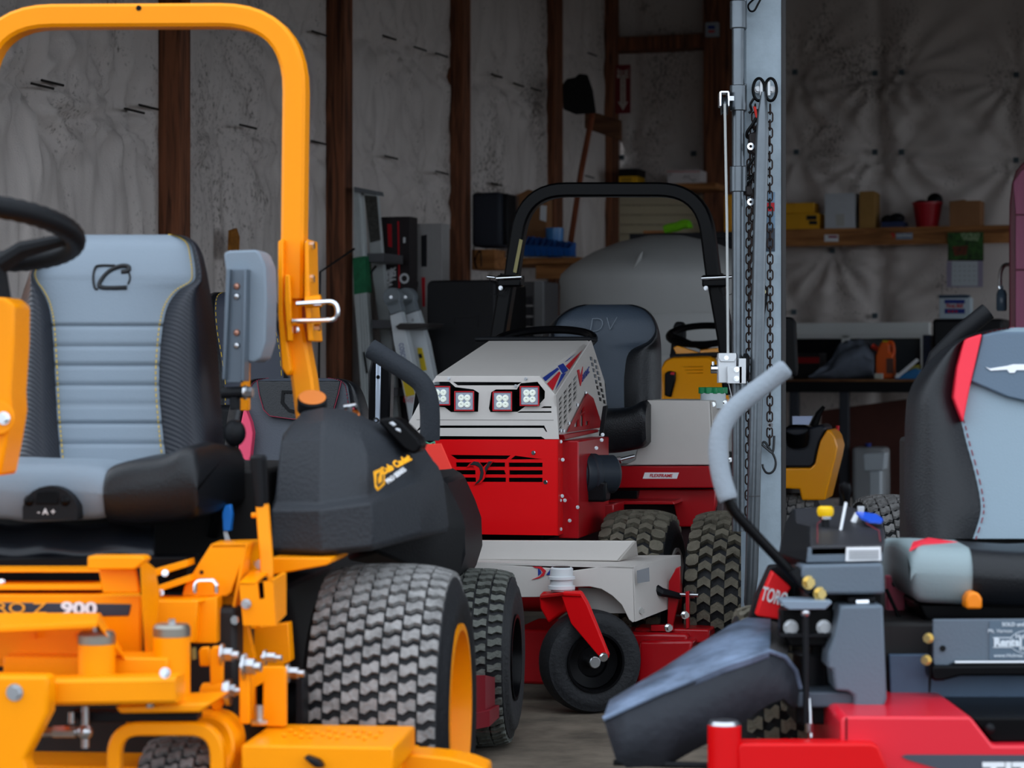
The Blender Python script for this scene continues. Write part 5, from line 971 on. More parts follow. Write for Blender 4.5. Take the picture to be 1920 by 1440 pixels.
# ================================================================ water tank, yellow tractor, things behind
TK = Fr(.80, 12.6, 0)
tp = [(.001, 1.72), (.10, 1.716), (.24, 1.685), (.38, 1.63), (.49, 1.565), (.545, 1.515), (.555, 1.48), (.55, 1.45)]
for k in range(5): z_ = 1.30-.21*k; tp += [(.552, z_+.012), (.545, z_), (.552, z_-.012)]
tp += [(.55, .02), (.53, 0), (.001, 0)]
tk = thing('poly_tank', 'large pale grey plastic tank with domed top behind the red tractor', 'tank', TK)
mk('tank_shell', MB().lathe(tp, (0, 0, 0), (0, 0, 1), 64), pm('tank_poly', (176, 176, 174), .55, 0, .05, 10, .08, 2), tk, ang=40)
mk('tank_fin', MB().prism([TK.pd(x, y, -.50) for x, y in ((1188, 503), (1200, 476), (1206, 470), (1203, 486))], (0, .12, 0)), MATS['tank_poly'], tk, .004)
N = Fr(1.0, 10.6, 13)
yt = thing('garden_tractor', 'yellow garden tractor with black steering wheel parked behind the column', 'tractor', N)
YEL2 = pm('tractor_yellow', (246, 158, 0), .3, coat=.4)
mk('hood', MB().loft([[N.pd(x, y, q) for x, y, q in ((1240, 760, -.05), (1240, 690, -.05), (1246, 676, 0), (1262, 670, .02), (1330, 668, .02), (1344, 676, 0), (1372, 760, -.05))], [N.pd(x, y, q) for x, y, q in ((1250, 760, .5), (1250, 680, .5), (1256, 668, .5), (1270, 662, .5), (1330, 660, .5), (1342, 668, .5), (1372, 760, .5))]]), YEL2, yt, .012, seg=3)
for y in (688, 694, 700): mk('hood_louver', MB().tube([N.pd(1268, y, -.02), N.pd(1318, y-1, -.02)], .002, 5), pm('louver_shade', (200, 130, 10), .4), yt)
fplate(N, [(1246, 700), (1254, 695), (1266, 697), (1266, 712), (1258, 745), (1246, 742)], -.06, .03, yt, 'hood_grille', BLKG, .006); fplate(N, [(1258, 698), (1265, 698), (1264, 703), (1257, 702)], -.063, .01, yt, 'indicator', RED, 0)
fplate(N, [(1262, 652), (1270, 648), (1312, 662), (1312, 668), (1268, 664)], .2, .1, yt, 'dash_trim', YEL2, .003); fplate(N, [(1312, 656), (1345, 652), (1345, 668), (1312, 668)], .25, .1, yt, 'dash_pod', YEL2, .004)
fplate(N, [(1255, 664), (1345, 660), (1345, 669), (1256, 672)], .1, .3, yt, 'cowl', BLKP, .004)
c0 = N.pd(1318, 628, .35); mk('steering_wheel', MB().tube([c0+Vector((.155*math.cos(t), .14*math.sin(t), .045*math.sin(t))) for t in [2*math.pi*i/48 for i in range(48)]], .016, 10, closed=True).tube([c0+Vector((-.15, 0, 0)), c0+Vector((0, 0, -.06)), c0+Vector((.15, 0, 0))], .012, 8), BLKG, yt)
mk('seat_backrest', MB().prism(N.poly([(1256, 760), (1255, 672), (1262, 612), (1266, 603), (1280, 603), (1284, 612), (1283, 700), (1283, 760)], .62), (0, .06, 0)), BLKP, yt, .01)
mk('seat_wing', MB().prism(N.poly([(1473, 594), (1484, 594), (1490, 604), (1494, 690), (1492, 705), (1466, 705), (1466, 594)], .6), (0, .08, 0)), BLKP, yt, .01)
zk = lambda L: [(1300+x/4.8, 640+y/4.8) for x, y in L]
mk('fender', MB().prism(N.poly(zk([(700, 1140), (1050, 1140), (1095, 1100), (1115, 1000), (1140, 900), (1205, 792), (1235, 800), (1275, 860), (1300, 950), (1280, 1050), (1230, 1250), (1185, 1430), (975, 1430), (955, 1330), (700, 1320)]), .0), (0, .34, 0)), YEL2, yt, .02, seg=4)
cn = fplate(N, zk([(700, 790), (830, 780), (1060, 772), (1150, 745), (1200, 780), (1140, 900), (1112, 1000), (1095, 1095), (1060, 1135), (700, 1135)]), .02, .3, yt, 'side_console', pm('console_navy_black', (28, 30, 38), .4), .01)
p = N.pd(*zk([(935, 830)])[0], .0); mk('cup_holder', MB().lathe([(.05, .02), (.055, .02), (.055, -.01), (.048, -.05), (.001, -.05)], p, (0, -.45, 1), 24), BLKG, cn)
fplate(N, zk([(892, 675), (1075, 672), (1040, 750), (892, 748)]), -.01, .006, cn, 'paper_label', pm('label_lavender', (178, 190, 220), .5), 0)
mk('hand_control', MB().tube([N.pd(1525, 800, .1), N.pd(1535, 775, .1), N.pd(1545, 762, .1)], [.02, .014, .008], 8), BLKG, cn)
tire(N, yt, (N.pd(1490, 940, .15).x, .17), .235, .22, .11, rows=5, around=30, h=.010, mrim=YEL2)
tire(N, yt, (N.pd(1490, 940, .15).x-.8, .17), .235, .22, .11, rows=5, around=30, h=.010, mrim=YEL2, yaw=180)
mk('chassis_fill', MB().box((N.pd(1260, 900, 0).x, .02, .15), (N.pd(1470, 900, 0).x, 1.2, .62)), MATS['chassis_fill_black'], yt, .01)
mk('red_flag_lever', MB().cyl(N.pd(1566, 840, .3), N.pd(1571, 798, .3), .008), RED, yt)
W = Fr(1.30, 8.4, -4)
lt_ = thing('mower_wheel', 'turf wheel of another mower standing between grey console and black seat', 'wheel', W)
tire(W, lt_, (0, 0), .29, .22, .14, rows=5, around=40, h=.012, mrim=BLKG)  # wheel of a mower further back, modelled alone without its machine
# ================================================================ things along the left wall
def sbox(name, x0, y0, x1, y1, d, dep, mat, label, cat, bev=.003, floor=False, group=None):
    a, b = S.pd(x0, y0, d), S.pd(x1, y1, d); z0 = 0.0 if floor else b.z
    return solo(name, MB().box((a.x, d, z0), (b.x, d+dep, a.z)), mat, S, label, cat, group, bev)
ALU = pm('ladder_aluminium', (206, 212, 212), .45, .15, .05, 30, .15, 5)
ld = thing('stepladder', 'tall aluminium stepladder with a green-painted band on its rail', 'ladder', S, tuple(S.at(700, 1055, 12.8)*1.0))
BASE[ld].z = 0; ld.location = S.world(BASE[ld])
q = lambda L, d: S.poly(L, d)
rl = mk('rail', MB().prism(q([(662, 352), (676, 354), (688, 560), (699, 720), (722, 1052), (690, 1052), (676, 720), (664, 560)], 11.62), (0, .05, 0)), ALU, ld, .002)
for i in range(3): mk('rail_rib', MB().prism(q([(664+i*4, 360), (665.5+i*4, 360), (683+i*6, 760), (681+i*6, 760)], 11.612), (0, .01, 0)), ALU, rl)
mk('green_paint', MB().prism(q([(661.5, 484), (684, 480), (689, 548), (663.5, 552)], 11.608), (0, .06, 0)), pm('spray_green', (30, 116, 76), .5, var=.3, vs=30), rl)
mk('rail', MB().prism(q([(683, 362), (706, 364), (716, 480), (733, 620), (770, 1048), (742, 1048), (712, 620), (694, 480)], 11.95), (0, .04, 0)), ALU, ld, .002)
mk('top_cap', MB().prism(q([(663, 350), (705, 358), (707, 366), (664, 360)], 11.60), (0, .10, 0)), pm('cap_grey', (104, 108, 112), .5), ld, .003)
for y, x0, x1 in ((483, 685, 719), (608, 697, 733), (735, 706, 746), (865, 716, 760)): mk('step', MB().box(S.pd(x0, y-8, 11.66), S.pd(x1, y+8, 11.66)+Vector((0, .28, 0))), pm('step_dark_alu', (92, 92, 96), .5, .4), ld, .002)
fplate(S, [(683, 366), (706, 368), (713, 450), (694, 455)], 11.94, .005, ld, 'ladder_label', pm('label_worn', (88, 88, 84), .6, var=.5, vs=60), 0)
mk('spreader', MB().tube([S.pd(687, 520, 11.66), S.pd(704, 500, 11.94)], .008, 6).tube([S.pd(682, 660, 11.6), S.pd(688, 700, 11.6)], .006, 6), BLKP, ld)
ml = thing('folding_ladder', 'silver multi-position ladder with two round grey hinges and yellow stickers', 'ladder', S, tuple(S.at(790, 1055, 12.2)))
BASE[ml].z = 0; ml.location = S.world(BASE[ml])
ALU2 = pm('bright_aluminium', (222, 228, 232), .4, .15)
r1 = mk('rail', MB().prism(q([(731, 592), (751, 584), (764, 640), (790, 760), (846, 1052), (812, 1052), (762, 760), (738, 640)], 11.15), (0, .06, 0)), ALU2, ml, .002)
r2 = mk('rail', MB().prism(q([(761, 590), (781, 580), (800, 640), (816, 720), (880, 1052), (848, 1052), (790, 720), (770, 640)], 11.30), (0, .06, 0)), ALU2, ml, .002)
GH = pm('hinge_grey', (124, 132, 138), .5)
for x, d in ((733, 11.12), (760, 11.27)):
    h = mk('hinge', MB().cyl(S.pd(x, 557, d), S.pd(x, 557, d)+Vector((0, .06, 0)), .047, n=32), GH, ml, .004); mk('hinge_pin', MB().cyl(S.pd(x, 557, d-.006), S.pd(x, 557, d), .008), STEEL, h)
    mk('hinge_arm', MB().prism(q([(x-10, 566), (x+14, 560), (x+20, 582), (x-2, 590)], d), (0, .06, 0)), GH, ml, .003)
mk('rung_bracket', MB().prism(q([(741, 612), (750, 606), (806, 606), (800, 614), (768, 618), (746, 618)], 11.08), (0, .2, 0)), pm('bracket_dark', (54, 50, 50), .5), ml, .003)
text('COSCO', .034, S.pd(754, 660, 11.145), S.pd(757, 690, 11.145)-S.pd(750, 645, 11.145), (1, 0, .15), BLU, r1, 'rail_lettering', sx=.75)
YS = pm('yellow_sticker', (226, 196, 36), .5); fplate(S, [(752, 702), (768, 698), (778, 740), (761, 744)], 11.146, .003, r1, 'yellow_sticker', YS, 0)
s2 = fplate(S, [(782, 652), (791, 652), (800, 694), (790, 696)], 11.296, .003, r2, 'yellow_sticker', YS, 0); fplate(S, [(784, 664), (790, 663), (792, 671), (786, 672)], 11.293, .002, s2, 'sticker_arrow', INK, 0)
text("Bill's", .045, S.pd(770, 750, 11.145), (1, 0, -.1), (0, 0, 1), RED, r1, 'handwriting', bold=-.001)
for x, y, d in ((737, 584, 11.14), (748, 580, 11.14), (768, 582, 11.29), (778, 578, 11.29), (774, 600, 11.29)): bolt(S.pd(x, y, d), (0, -1, 0), .005, .005, STEEL, ml, 'rivet', n=10)
solo('thin_cable', MB().tube([S.pd(665, 466, 11.5), S.pd(600, 510, 11.4), S.pd(598, 700, 11.4), Vector((S.pd(598, 700, 11.4).x, 11.4, 0.01))], .006, 6), BLKG, S, 'thin black cable slanting across the wooden post to the ladder', 'cable')
bx = sbox('tool_carton', 713, 407, 768, 700, 12.05, .12, pm('carton_black', (40, 34, 36), .55), 'tall black and red tool carton standing behind the ladders', 'box', floor=True)
def flat(par, L, d, m, name, t=.002): return mk(name, MB().prism(q(L, d), (0, t, 0)), m, par)
flat(bx, [(745, 415), (748, 415), (750, 540), (747, 540)], 12.046, RED, 'red_stripe'); flat(bx, [(726, 420), (734, 420), (735, 464), (728, 462)], 12.046, RED, 'red_panel')
flat(bx, [(756, 445), (760, 445), (760, 455), (756, 456)], 12.046, WHT, 'white_mark')
text('WER', .045, S.pd(731, 521, 12.044), (0, 0, 1), (-1, 0, 0), WHT, bx, 'carton_lettering', bold=.002); text('TER', .045, S.pd(737, 515, 12.044), (0, 0, 1), (-1, 0, 0), WHT, bx, 'carton_lettering', bold=.002); mk('white_ring', MB().lathe([(.016, 0), (.028, 0)], S.pd(758, 522, 12.045), (0, -1, 0), 20), WHT, bx)
b2 = sbox('white_carton', 768, 420, 829, 700, 12.25, .12, pm('carton_white', (166, 162, 160), .65, var=.1), 'tall white carton with black slot beside the black tool carton', 'box', floor=True)
flat(b2, [(790, 442), (800, 440), (800, 500), (790, 500)], 12.246, INK, 'dark_slot'); flat(b2, [(790, 520), (797, 520), (797, 575), (792, 575)], 12.246, RED, 'red_label'); mk('hole', MB().cyl(S.pd(780, 534, 12.246), S.pd(780, 534, 12.252), .02), INK, b2)
cb = thing('storage_cabinet', 'black plastic storage cabinet with rounded corners behind the tractor hood', 'cabinet', S, tuple((S.pd(890, 700, 11.45).x, 11.6, 0)))
BP = pm('cabinet_black', (20, 20, 24), .55, 0, .05, 100)
a, b = S.pd(800, 526, 11.45), S.pd(928, 526, 11.45); mk('cabinet_body', MB().prism([(x, 11.45, z) for x, z in rrect(a.x, 0, b.x, a.z, .03)], (0, .5, 0)), BP, cb, .01)
mk('recessed_handle', MB().holes(q([(848, 592), (896, 590), (896, 612), (848, 612)], 11.445), [q([(852, 596), (892, 594), (892, 608), (852, 608)], 11.445)], (0, .01, 0)), BP, cb)
og_ = thing('drawer_organizer', 'grey small-parts drawer cabinet beside the left leg of black roll bar', 'organizer', S, tuple((S.pd(985, 700, 13.6).x, 13.7, 0)))
a, b = S.pd(952, 528, 13.6), S.pd(1019, 700, 13.6); mk('body', MB().box((a.x, 13.62, 0), (b.x, 13.9, a.z)), pm('organizer_grey', (92, 90, 92), .5), og_, .01)
mk('side_panel', MB().box((S.pd(1002, 600, 13.6).x, 13.59, 0), (b.x, 13.62, a.z)), pm('organizer_side', (138, 138, 140), .4), og_, .004)
for i in range(5):
    y = 556+i*20
    for j in range(3): mk('drawer', MB().box(S.pd(954+j*16, y, 13.59), S.pd(968+j*16, y+16, 13.64)), pm('drawer_smoke', (58, 56, 60), .3), og_, .002)
    mk('drawer_lip', MB().box(S.pd(953, y+16, 13.58), S.pd(1000, y+19, 13.6)), pm('lip_white', (170, 168, 166), .5), og_)
fplate(S, [(977, 549), (985, 549), (985, 558), (977, 558)], 13.585, .003, og_, 'label_white', WHT, 0); fplate(S, [(977, 558), (985, 558), (985, 568), (977, 568)], 13.585, .003, og_, 'label_green', pm('label_green', (40, 150, 90), .5), 0)
SHW = wood('shelf_wood', (120, 74, 38), (176, 118, 68), (.9, 9, 9))
sw_ = thing('wall_shelf', 'rough wooden wall shelf holding blue bins under the black speaker', 'shelf', S, tuple((S.pd(1000, 490, 14.3).x, 14.4, S.pd(1000, 522, 14.3).z)))
a, b = S.pd(905, 485, 14.2), S.pd(1086, 494, 14.2); mk('shelf_board', MB().box((a.x, 14.2, b.z), (b.x, 14.7, a.z)), SHW, sw_, .003)
mk('support_block', MB().box(S.pd(884, 468, 13.55), S.pd(928, 505, 13.55)+Vector((0, .2, 0))), SHW, sw_, .004)
mk('bracket', MB().box(S.pd(1004, 497, 14.25), S.pd(1082, 522, 14.25)+Vector((0, .04, 0))), SHW, sw_, .003); mk('bracket', MB().box(S.pd(905, 497, 14.3), S.pd(930, 522, 14.3)+Vector((0, .04, 0))), SHW, sw_, .003)
mk('dangling_wire', MB().tube(smooth_curve([S.pd(x, y, 13.52) for x, y in ((888, 462), (889, 485), (894, 504), (890, 490), (900, 470), (903, 500))]), .004, 5), BLKG, sw_)
spk = sbox('loudspeaker', 884, 361, 938, 462, 13.55, .22, pm('speaker_navy', (34, 38, 48), .6, 0, .2, 200), 'dark navy loudspeaker box on the wood block of wall shelf', 'speaker', .02)
mk('speaker_back', MB().box(S.pd(936, 363, 13.6), S.pd(952, 458, 13.6)+Vector((0, .16, 0))), BLKP, spk, .01)
cbx = sbox('cardboard_box', 972, 368, 1025, 470, 14.5, .12, pm('cardboard', (150, 104, 68), .8, 0, .1, 60, .15, 4), 'brown cardboard box with white label behind the blue bins', 'box')
flat(cbx, [(1013, 384), (1025, 386), (1024, 416), (1012, 412)], 14.496, WHT, 'paper_label'); mk('flap', MB().prism(q([(964, 368), (990, 355), (1025, 366), (1000, 369)], 14.5), (0, .01, 0)), MATS['cardboard'], cbx)
BB = pm('bin_blue', (24, 84, 160), .35)
def bin_(x0, y0, x1, y1, d, lab):
    t = thing('parts_bin', lab, 'bin', S, tuple((S.pd((x0+x1)/2, y1, d).x, d+.08, S.pd(x0, y1, d).z)), 'blue parts bins on the wall shelf')
    a, b = S.pd(x0, y0, d), S.pd(x1, y1, d); ym = a.z+(b.z-a.z)*.45
    mk('bin_front', MB().prism([(a.x, d, b.z), (b.x, d, b.z), (b.x, d-.02, ym), (a.x, d-.02, ym)], (0, .006, 0)), BB, t, .001)
    mk('bin_body', MB().box((a.x, d, b.z), (b.x, d+.12, b.z+.006)).box((a.x, d+.115, b.z), (b.x, d+.12, a.z)).prism([(a.x, d, b.z), (a.x, d, ym), (a.x, d+.08, a.z), (a.x, d+.12, a.z), (a.x, d+.12, b.z)], (.005, 0, 0)).prism([(b.x, d, b.z), (b.x, d, ym), (b.x, d+.08, a.z), (b.x, d+.12, a.z), (b.x, d+.12, b.z)], (-.005, 0, 0)), BB, t)
for i in range(8): bin_(982+i*11, 442+i*1.6, 992+i*11, 480, 14.22, 'small blue plastic parts bin in a row on the wall shelf')
bg = solo('plastic_tub', MB().lathe([(.04, 0), (.055, .12), (.058, .2), (.056, .2), (.05, .02)], S.pd(1040, 446, 14.42), (0, 0, 1), 20), pm('tub_blue', (66, 128, 190), .2), S, 'tall translucent blue plastic tub behind the row of bins', 'tub')
bg.location = S.world(Vector((S.pd(1040, 446, 14.42).x, 14.42, S.pd(1040, 485, 14.2).z+.002)))
HD = wood('handle_wood', (96, 46, 26), (136, 70, 40))
br = thing('push_broom', 'upside-down broom with dark head and reddish wooden handle on the wall', 'broom', S, tuple(S.pd(1066, 470, 15.0)))
mk('handle', MB().tube([S.pd(1111, 212, 15.0), S.pd(1090, 320, 15.0), S.pd(1066, 480, 15.0)], .019, 10), HD, br)
hd = MB().loft([[S.pd(x, y, 14.95+e) for x, y in ((1054, 160), (1062, 148), (1078, 145), (1086, 138), (1102, 140), (1112, 170), (1118, 212), (1080, 215), (1056, 205))] for e in (0, .12)]); mk('bristle_head', hd, pm('bristle_black', (24, 22, 22), .9, 0, .8, 60), br, .01)
solo('cross_plank', MB().prism(S.poly([(1096, 205), (1163, 225), (1164, 264), (1096, 240)], 15.3), (0, .04, 0)), wood('plank_wood', (74, 46, 30), (116, 76, 50), (1, 9, 9)), S, 'short slanted wooden plank nailed beside the broom head', 'plank', bev=.003)
fs = thing('fire_sign', 'dark red FIRE arrow sign mounted on the corner post', 'sign', S, tuple(S.pd(1167, 212, 15.9)))
SR = pm('sign_red', (110, 24, 32), .5); SWh = pm('sign_white', (190, 178, 168), .6)
pl = mk('sign_plate', MB().box(S.pd(1154, 122, 15.9), S.pd(1182, 212, 15.9)+Vector((0, .006, 0))), SR, fs)
flat(fs, [(1157, 128), (1162, 131), (1174, 131), (1179, 128), (1179, 146), (1157, 146)], 15.896, SWh, 'fire_panel'); flat(fs, [(1163, 147), (1173, 147), (1173, 192), (1178, 190), (1168, 207), (1158, 190), (1163, 192)], 15.896, SWh, 'arrow')
text('FIRE', .072, S.pd(1168, 138, 15.892), (1, 0, 0), (0, 0, 1), SR, fs, 'sign_lettering', sx=.85)
for i, ch_ in enumerate('EXTINGUISHER'): text(ch_, .018, S.pd(1168, 150+i*3.9, 15.892), (1, 0, 0), (0, 0, 1), SR, fs, 'sign_letter')
# ================================================================ things on the back wall
DB = UB-.45
sl = solo('trim_1', MB().box(S.pd(1160, 352, UB-.16), S.pd(1345, 352.5, UB-.16)+Vector((0, .1, 0))), SHW, S, kind='structure')
SLM = pm('cream_siding', (206, 194, 164), .55)
for i in range(11):
    y = 367+i*18.2; mk('slat', MB().prism([S.pd(1160, y+17, UB-.17), S.pd(1345, y+17, UB-.17), S.pd(1345, y, UB-.13), S.pd(1160, y, UB-.13)], (0, .02, 0)), SLM, sl)
yb = sbox('battery_charger', 1160, 318, 1195, 346, UB-.5, .2, pm('tool_yellow', (226, 170, 20), .5), 'small yellow and black charger box on the high ledge', 'charger', .006)
mk('black_top', MB().box(S.pd(1159.5, 317, UB-.505), S.pd(1195.5, 330, UB-.505)+Vector((0, .21, 0))), BLKP, yb, .004)
for i in range(3): flat(yb, [(1164, 334+i*4), (1184, 334+i*4), (1184, 335.5+i*4), (1164, 335.5+i*4)], UB-.503, INK, 'vent_line')
lgd = solo('wall_ledge', MB().box(S.pd(1156, 347, UB-.55), S.pd(1342, 354, UB-.55)+Vector((0, .4, 0))), SHW, S, 'narrow wooden ledge above the cream slats', 'ledge', bev=.003)
pb_ = sbox('parcel_box', 1251, 320, 1312, 349, UB-.5, .2, pm('parcel_white', (206, 198, 196), .6), 'white and red parcel box with scribbled writing on the high ledge', 'box')
flat(pb_, [(1251, 345), (1312, 345), (1312, 347), (1251, 347)], UB-.503, RED, 'red_line'); flat(pb_, [(1251, 321), (1312, 321), (1312, 322.5), (1251, 322.5)], UB-.503, RED, 'red_line')
text('42', .02, S.pd(1257, 327, UB-.503), (1, 0, 0), (0, 0, 1), INK, pb_, 'box_number')
mk('scribble', MB().tube(smooth_curve([S.pd(1280+i*2.2, 332+3*math.sin(i*2.3)+(6 if i > 6 else 0), UB-.503) for i in range(12)], 3), .0015, 4), INK, pb_)
sbx = sbox('switch_box', 1322, 42, 1346, 68, UB-.3, .05, pm('switch_grey', (150, 158, 168), .5), 'small pale switch box high on the corner post', 'switch', .004)
flat(sbx, [(1327, 48), (1340, 48), (1340, 54), (1327, 54)], UB-.303, BLU, 'blue_label'); flat(sbx, [(1328, 57), (1340, 57), (1340, 61), (1328, 61)], UB-.303, RED, 'red_label')
GN = pm('neon_green', (140, 230, 40), .5)
gl = solo('work_gloves', MB().tube(smooth_curve([S.pd(x, y, 14.9) for x, y in ((1246, 431), (1258, 427), (1270, 425), (1282, 420), (1292, 421))]), [.03]*13+[.02]*12 if False else .03, 8).tube([S.pd(1284, 424, 14.9), S.pd(1296, 418, 14.9)], .012, 6).tube([S.pd(1284, 426, 14.9), S.pd(1298, 425, 14.9)], .012, 6), GN, S, 'neon green gloves lying above the pale tank', 'gloves')
solo('orange_board', MB().box(S.pd(1206, 433, 14.95), S.pd(1246, 438, 14.95)+Vector((0, .2, 0))), pm('board_orange', (214, 140, 84), .6), S, 'thin orange board beside the neon green gloves', 'board')
solo('black_counter', MB().box(S.pd(1180, 438, 14.7), S.pd(1400, 446, 14.7)+Vector((0, .6, 0))).box((S.pd(1200, 446, 14.7).x, 14.75, 0), (S.pd(1390, 446, 14.7).x, 15.25, S.pd(1200, 446, 14.7).z)), pm('counter_black', (34, 34, 38), .5), S, 'tall dark counter behind the pale tank', 'counter', bev=.004)
sbox('level_case', 1357, 365, 1373, 438, 14.75, .08, pm('case_yellow', (236, 160, 20), .5), 'slim yellow case standing on the dark counter behind the cable', 'case', .01)
rsf = thing('wall_shelf', 'long wooden shelf with boxes and red bucket on the back wall', 'shelf', S, tuple(S.pd(1680, 455, DB)))
a, b = S.pd(1468, 430, DB), S.pd(1905, 455, DB); zt_ = a.z
mk('shelf_front', MB().box((a.x, DB, b.z), (b.x, DB+.04, a.z)), SHW, rsf, .003); mk('shelf_board', MB().box((a.x, DB+.04, a.z-.03), (b.x, UB-.02, a.z-.002)), SHW, rsf, .002)
s1 = fplate(S, [(1546, 440), (1572, 440), (1572, 453), (1546, 453)], DB-.003, .003, rsf, 'shelf_sticker', WHT, 0); fplate(S, [(1553, 442), (1570, 442), (1570, 446), (1553, 446)], DB-.005, .003, s1, 'sticker_band', pm('plum_print', (140, 30, 70), .6), 0)
s1 = fplate(S, [(1680, 437), (1711, 436), (1711, 449), (1680, 449)], DB-.003, .003, rsf, 'shelf_sticker', pm('sticker_steel', (116, 128, 146), .5), 0); text('VENTRAC', .026, S.pd(1696, 442, DB-.005), (1, 0, 0), (0, 0, 1), WHT, s1, 'sticker_lettering'); flat(rsf, [(1670, 437), (1676, 437), (1678, 443), (1672, 449), (1674, 443)], DB-.004, RED, 'red_crescent')
def shelf_box(x0, y0, x1, dep, mat, label, d=DB+.02, bev=.003, name='cardboard_box', zb=None):
    a, b = S.pd(x0, y0, d), S.pd(x1, y0, d); return solo(name, MB().box((a.x, d, zt_ if zb is None else zb), (b.x, d+dep, a.z)), mat, S, label, 'box', bev=bev)
YB = pm('box_yellow', (222, 160, 24), .6, var=.12)
q1 = shelf_box(1466, 401, 1536, .2, YB, 'wide yellow tool box lying on the back shelf beside the column', name='tool_carton')
fplate(S, [(1512, 404), (1531, 404), (1531, 412), (1512, 412)], DB+.016, .003, q1, 'print_block', INK, 0); fplate(S, [(1517, 414), (1532, 414), (1532, 421), (1517, 421)], DB+.016, .003, q1, 'print_block', INK, 0)
shelf_box(1462, 381, 1526, .18, YB, 'narrower yellow tool box stacked on the wide yellow one', name='tool_carton', zb=S.pd(1466, 401, DB+.02).z+.001)
q1 = shelf_box(1546, 363, 1603, .2, pm('box_white', (196, 198, 202), .65, var=.08), 'white cardboard box with tape beside the yellow tool boxes'); fplate(S, [(1567, 402), (1583, 401), (1583, 424), (1568, 424)], DB+.016, .002, q1, 'packing_tape', pm('tape', (180, 178, 172), .4), 0)
q1 = shelf_box(1611, 361, 1640, .2, pm('box_kraft', (164, 124, 66), .75, var=.15), 'tall narrow kraft box between white box and blue tray'); mk('flap', MB().prism(S.poly([(1611, 361), (1640, 361), (1638, 358), (1614, 359)], DB+.02), (0, .2, 0)), MATS['box_kraft'], q1)
q1 = shelf_box(1780, 377, 1838, .2, MATS['cardboard'], 'brown cardboard box on the shelf above the calendar'); mk('flap', MB().prism(S.poly([(1785, 377), (1808, 374), (1810, 377)], DB+.03), (0, .2, 0)), MATS['cardboard'], q1)
tr = thing('parts_tray', 'low blue tray of dark odds and ends on the shelf', 'tray', S, tuple(S.pd(1675, 428, DB+.02)))
BASE[tr].z = zt_; tr.location = S.world(BASE[tr]); a, b = S.pd(1652, 416, DB+.02), S.pd(1694, 428, DB+.02)
mk('tray_body', MB().box((a.x, DB+.02, zt_), (b.x, DB+.2, a.z)), pm('tray_navy', (30, 44, 84), .5), tr, .003); mk('contents', MB().ball(S.pd(1665, 412, DB+.1), (.045, .05, .035)).ball(S.pd(1682, 410, DB+.1), (.055, .05, .04)).ball(S.pd(1674, 413, DB+.06), (.03, .02, .012)), BLKP, tr)
bk = thing('bucket', 'dark red plastic bucket with black gloves inside on the shelf', 'bucket', S, tuple((S.pd(1738, 428, DB+.14).x, DB+.14, zt_)))
zt2 = S.pd(1738, 379, DB+.1).z; c = Vector((S.pd(1739, 428, DB+.14).x, DB+.14, zt_)); hb_ = zt2-zt_
mk('pail', MB().lathe([(.001, 0), (.075, 0), (.103, hb_), (.107, hb_), (.107, hb_-.012), (.098, hb_-.012), (.07, .01), (.001, .01)], c, (0, 0, 1), 32), pm('bucket_red', (170, 22, 36), .3), bk, ang=30)
mk('contents', MB().ball(c+Vector((.05, 0, hb_+.01)), (.055, .05, .055)).ball(c+Vector((-.04, 0, hb_)), (.05, .05, .02)), BLKP, bk)
cl = thing('wall_calendar', 'wall calendar with garden photo hanging below the shelf', 'calendar', S, tuple(S.pd(1809, 538, DB-.02)))
PH = pm('garden_photo', (58, 104, 40), .6, col2=(24, 34, 20), vs=22); mk('photo_page', MB().box(S.pd(1777, 436, DB-.02), S.pd(1844, 487, DB-.02)+Vector((0, .004, 0))), PH, cl)
fplate(S, [(1785, 462), (1815, 460), (1812, 478), (1790, 480)], DB-.024, .002, cl, 'photo_flowerpot', pm('photo_rust', (120, 52, 30), .6, col2=(40, 30, 20), vs=40), 0)
fplate(S, [(1800, 437), (1838, 437), (1834, 452), (1806, 450)], DB-.024, .002, cl, 'photo_blossom', pm('photo_pale', (150, 168, 130), .6, col2=(50, 90, 40), vs=60), 0)
mk('month_page', MB().box(S.pd(1775, 490, DB-.02), S.pd(1843, 538, DB-.02)+Vector((0, .004, 0))), pm('page_lilac', (150, 140, 160), .6), cl); fplate(S, [(1785, 490), (1833, 490), (1833, 536), (1784, 536)], DB-.023, .002, cl, 'date_grid', pm('page_white', (188, 194, 198), .6), 0)
for i in range(4):
    for j in range(5): fplate(S, [(1789+j*9, 498+i*9), (1792+j*9, 498+i*9), (1792+j*9, 500+i*9), (1789+j*9, 500+i*9)], DB-.025, .001, cl, 'date_mark', pm('faint_print', (150, 152, 156), .6), 0)
mk('binding', MB().cyl(S.pd(1776, 488, DB-.02), S.pd(1844, 488, DB-.02), .004), INK, cl)
# window with white frame
WF = pm('window_white', (232, 234, 232), .5); GL = pm('window_glass', (60, 64, 68), .12, spec=.6)
wn = solo('window_1', MB().box(S.pd(1462, 606, UB-.16), S.pd(1742, 628, UB-.16)+Vector((0, .1, 0))), WF, S, kind='structure', bev=.003)
for L in (((1462, 628), (1742, 634)), ((1726, 628), (1742, 712)), ((1578, 626), (1592, 712)), ((1462, 700), (1742, 712))): mk('window_frame', MB().box(S.pd(*L[0], UB-.15), S.pd(*L[1], UB-.15)+Vector((0, .08, 0))), WF, wn, .002)
mk('pane', MB().box(S.pd(1466, 634, UB-.12), S.pd(1578, 704, UB-.12)+Vector((0, .006, 0))), pm('pane_dark', (26, 26, 30), .15), wn); mk('pane', MB().box(S.pd(1592, 634, UB-.12), S.pd(1726, 704, UB-.12)+Vector((0, .006, 0))), GL, wn)
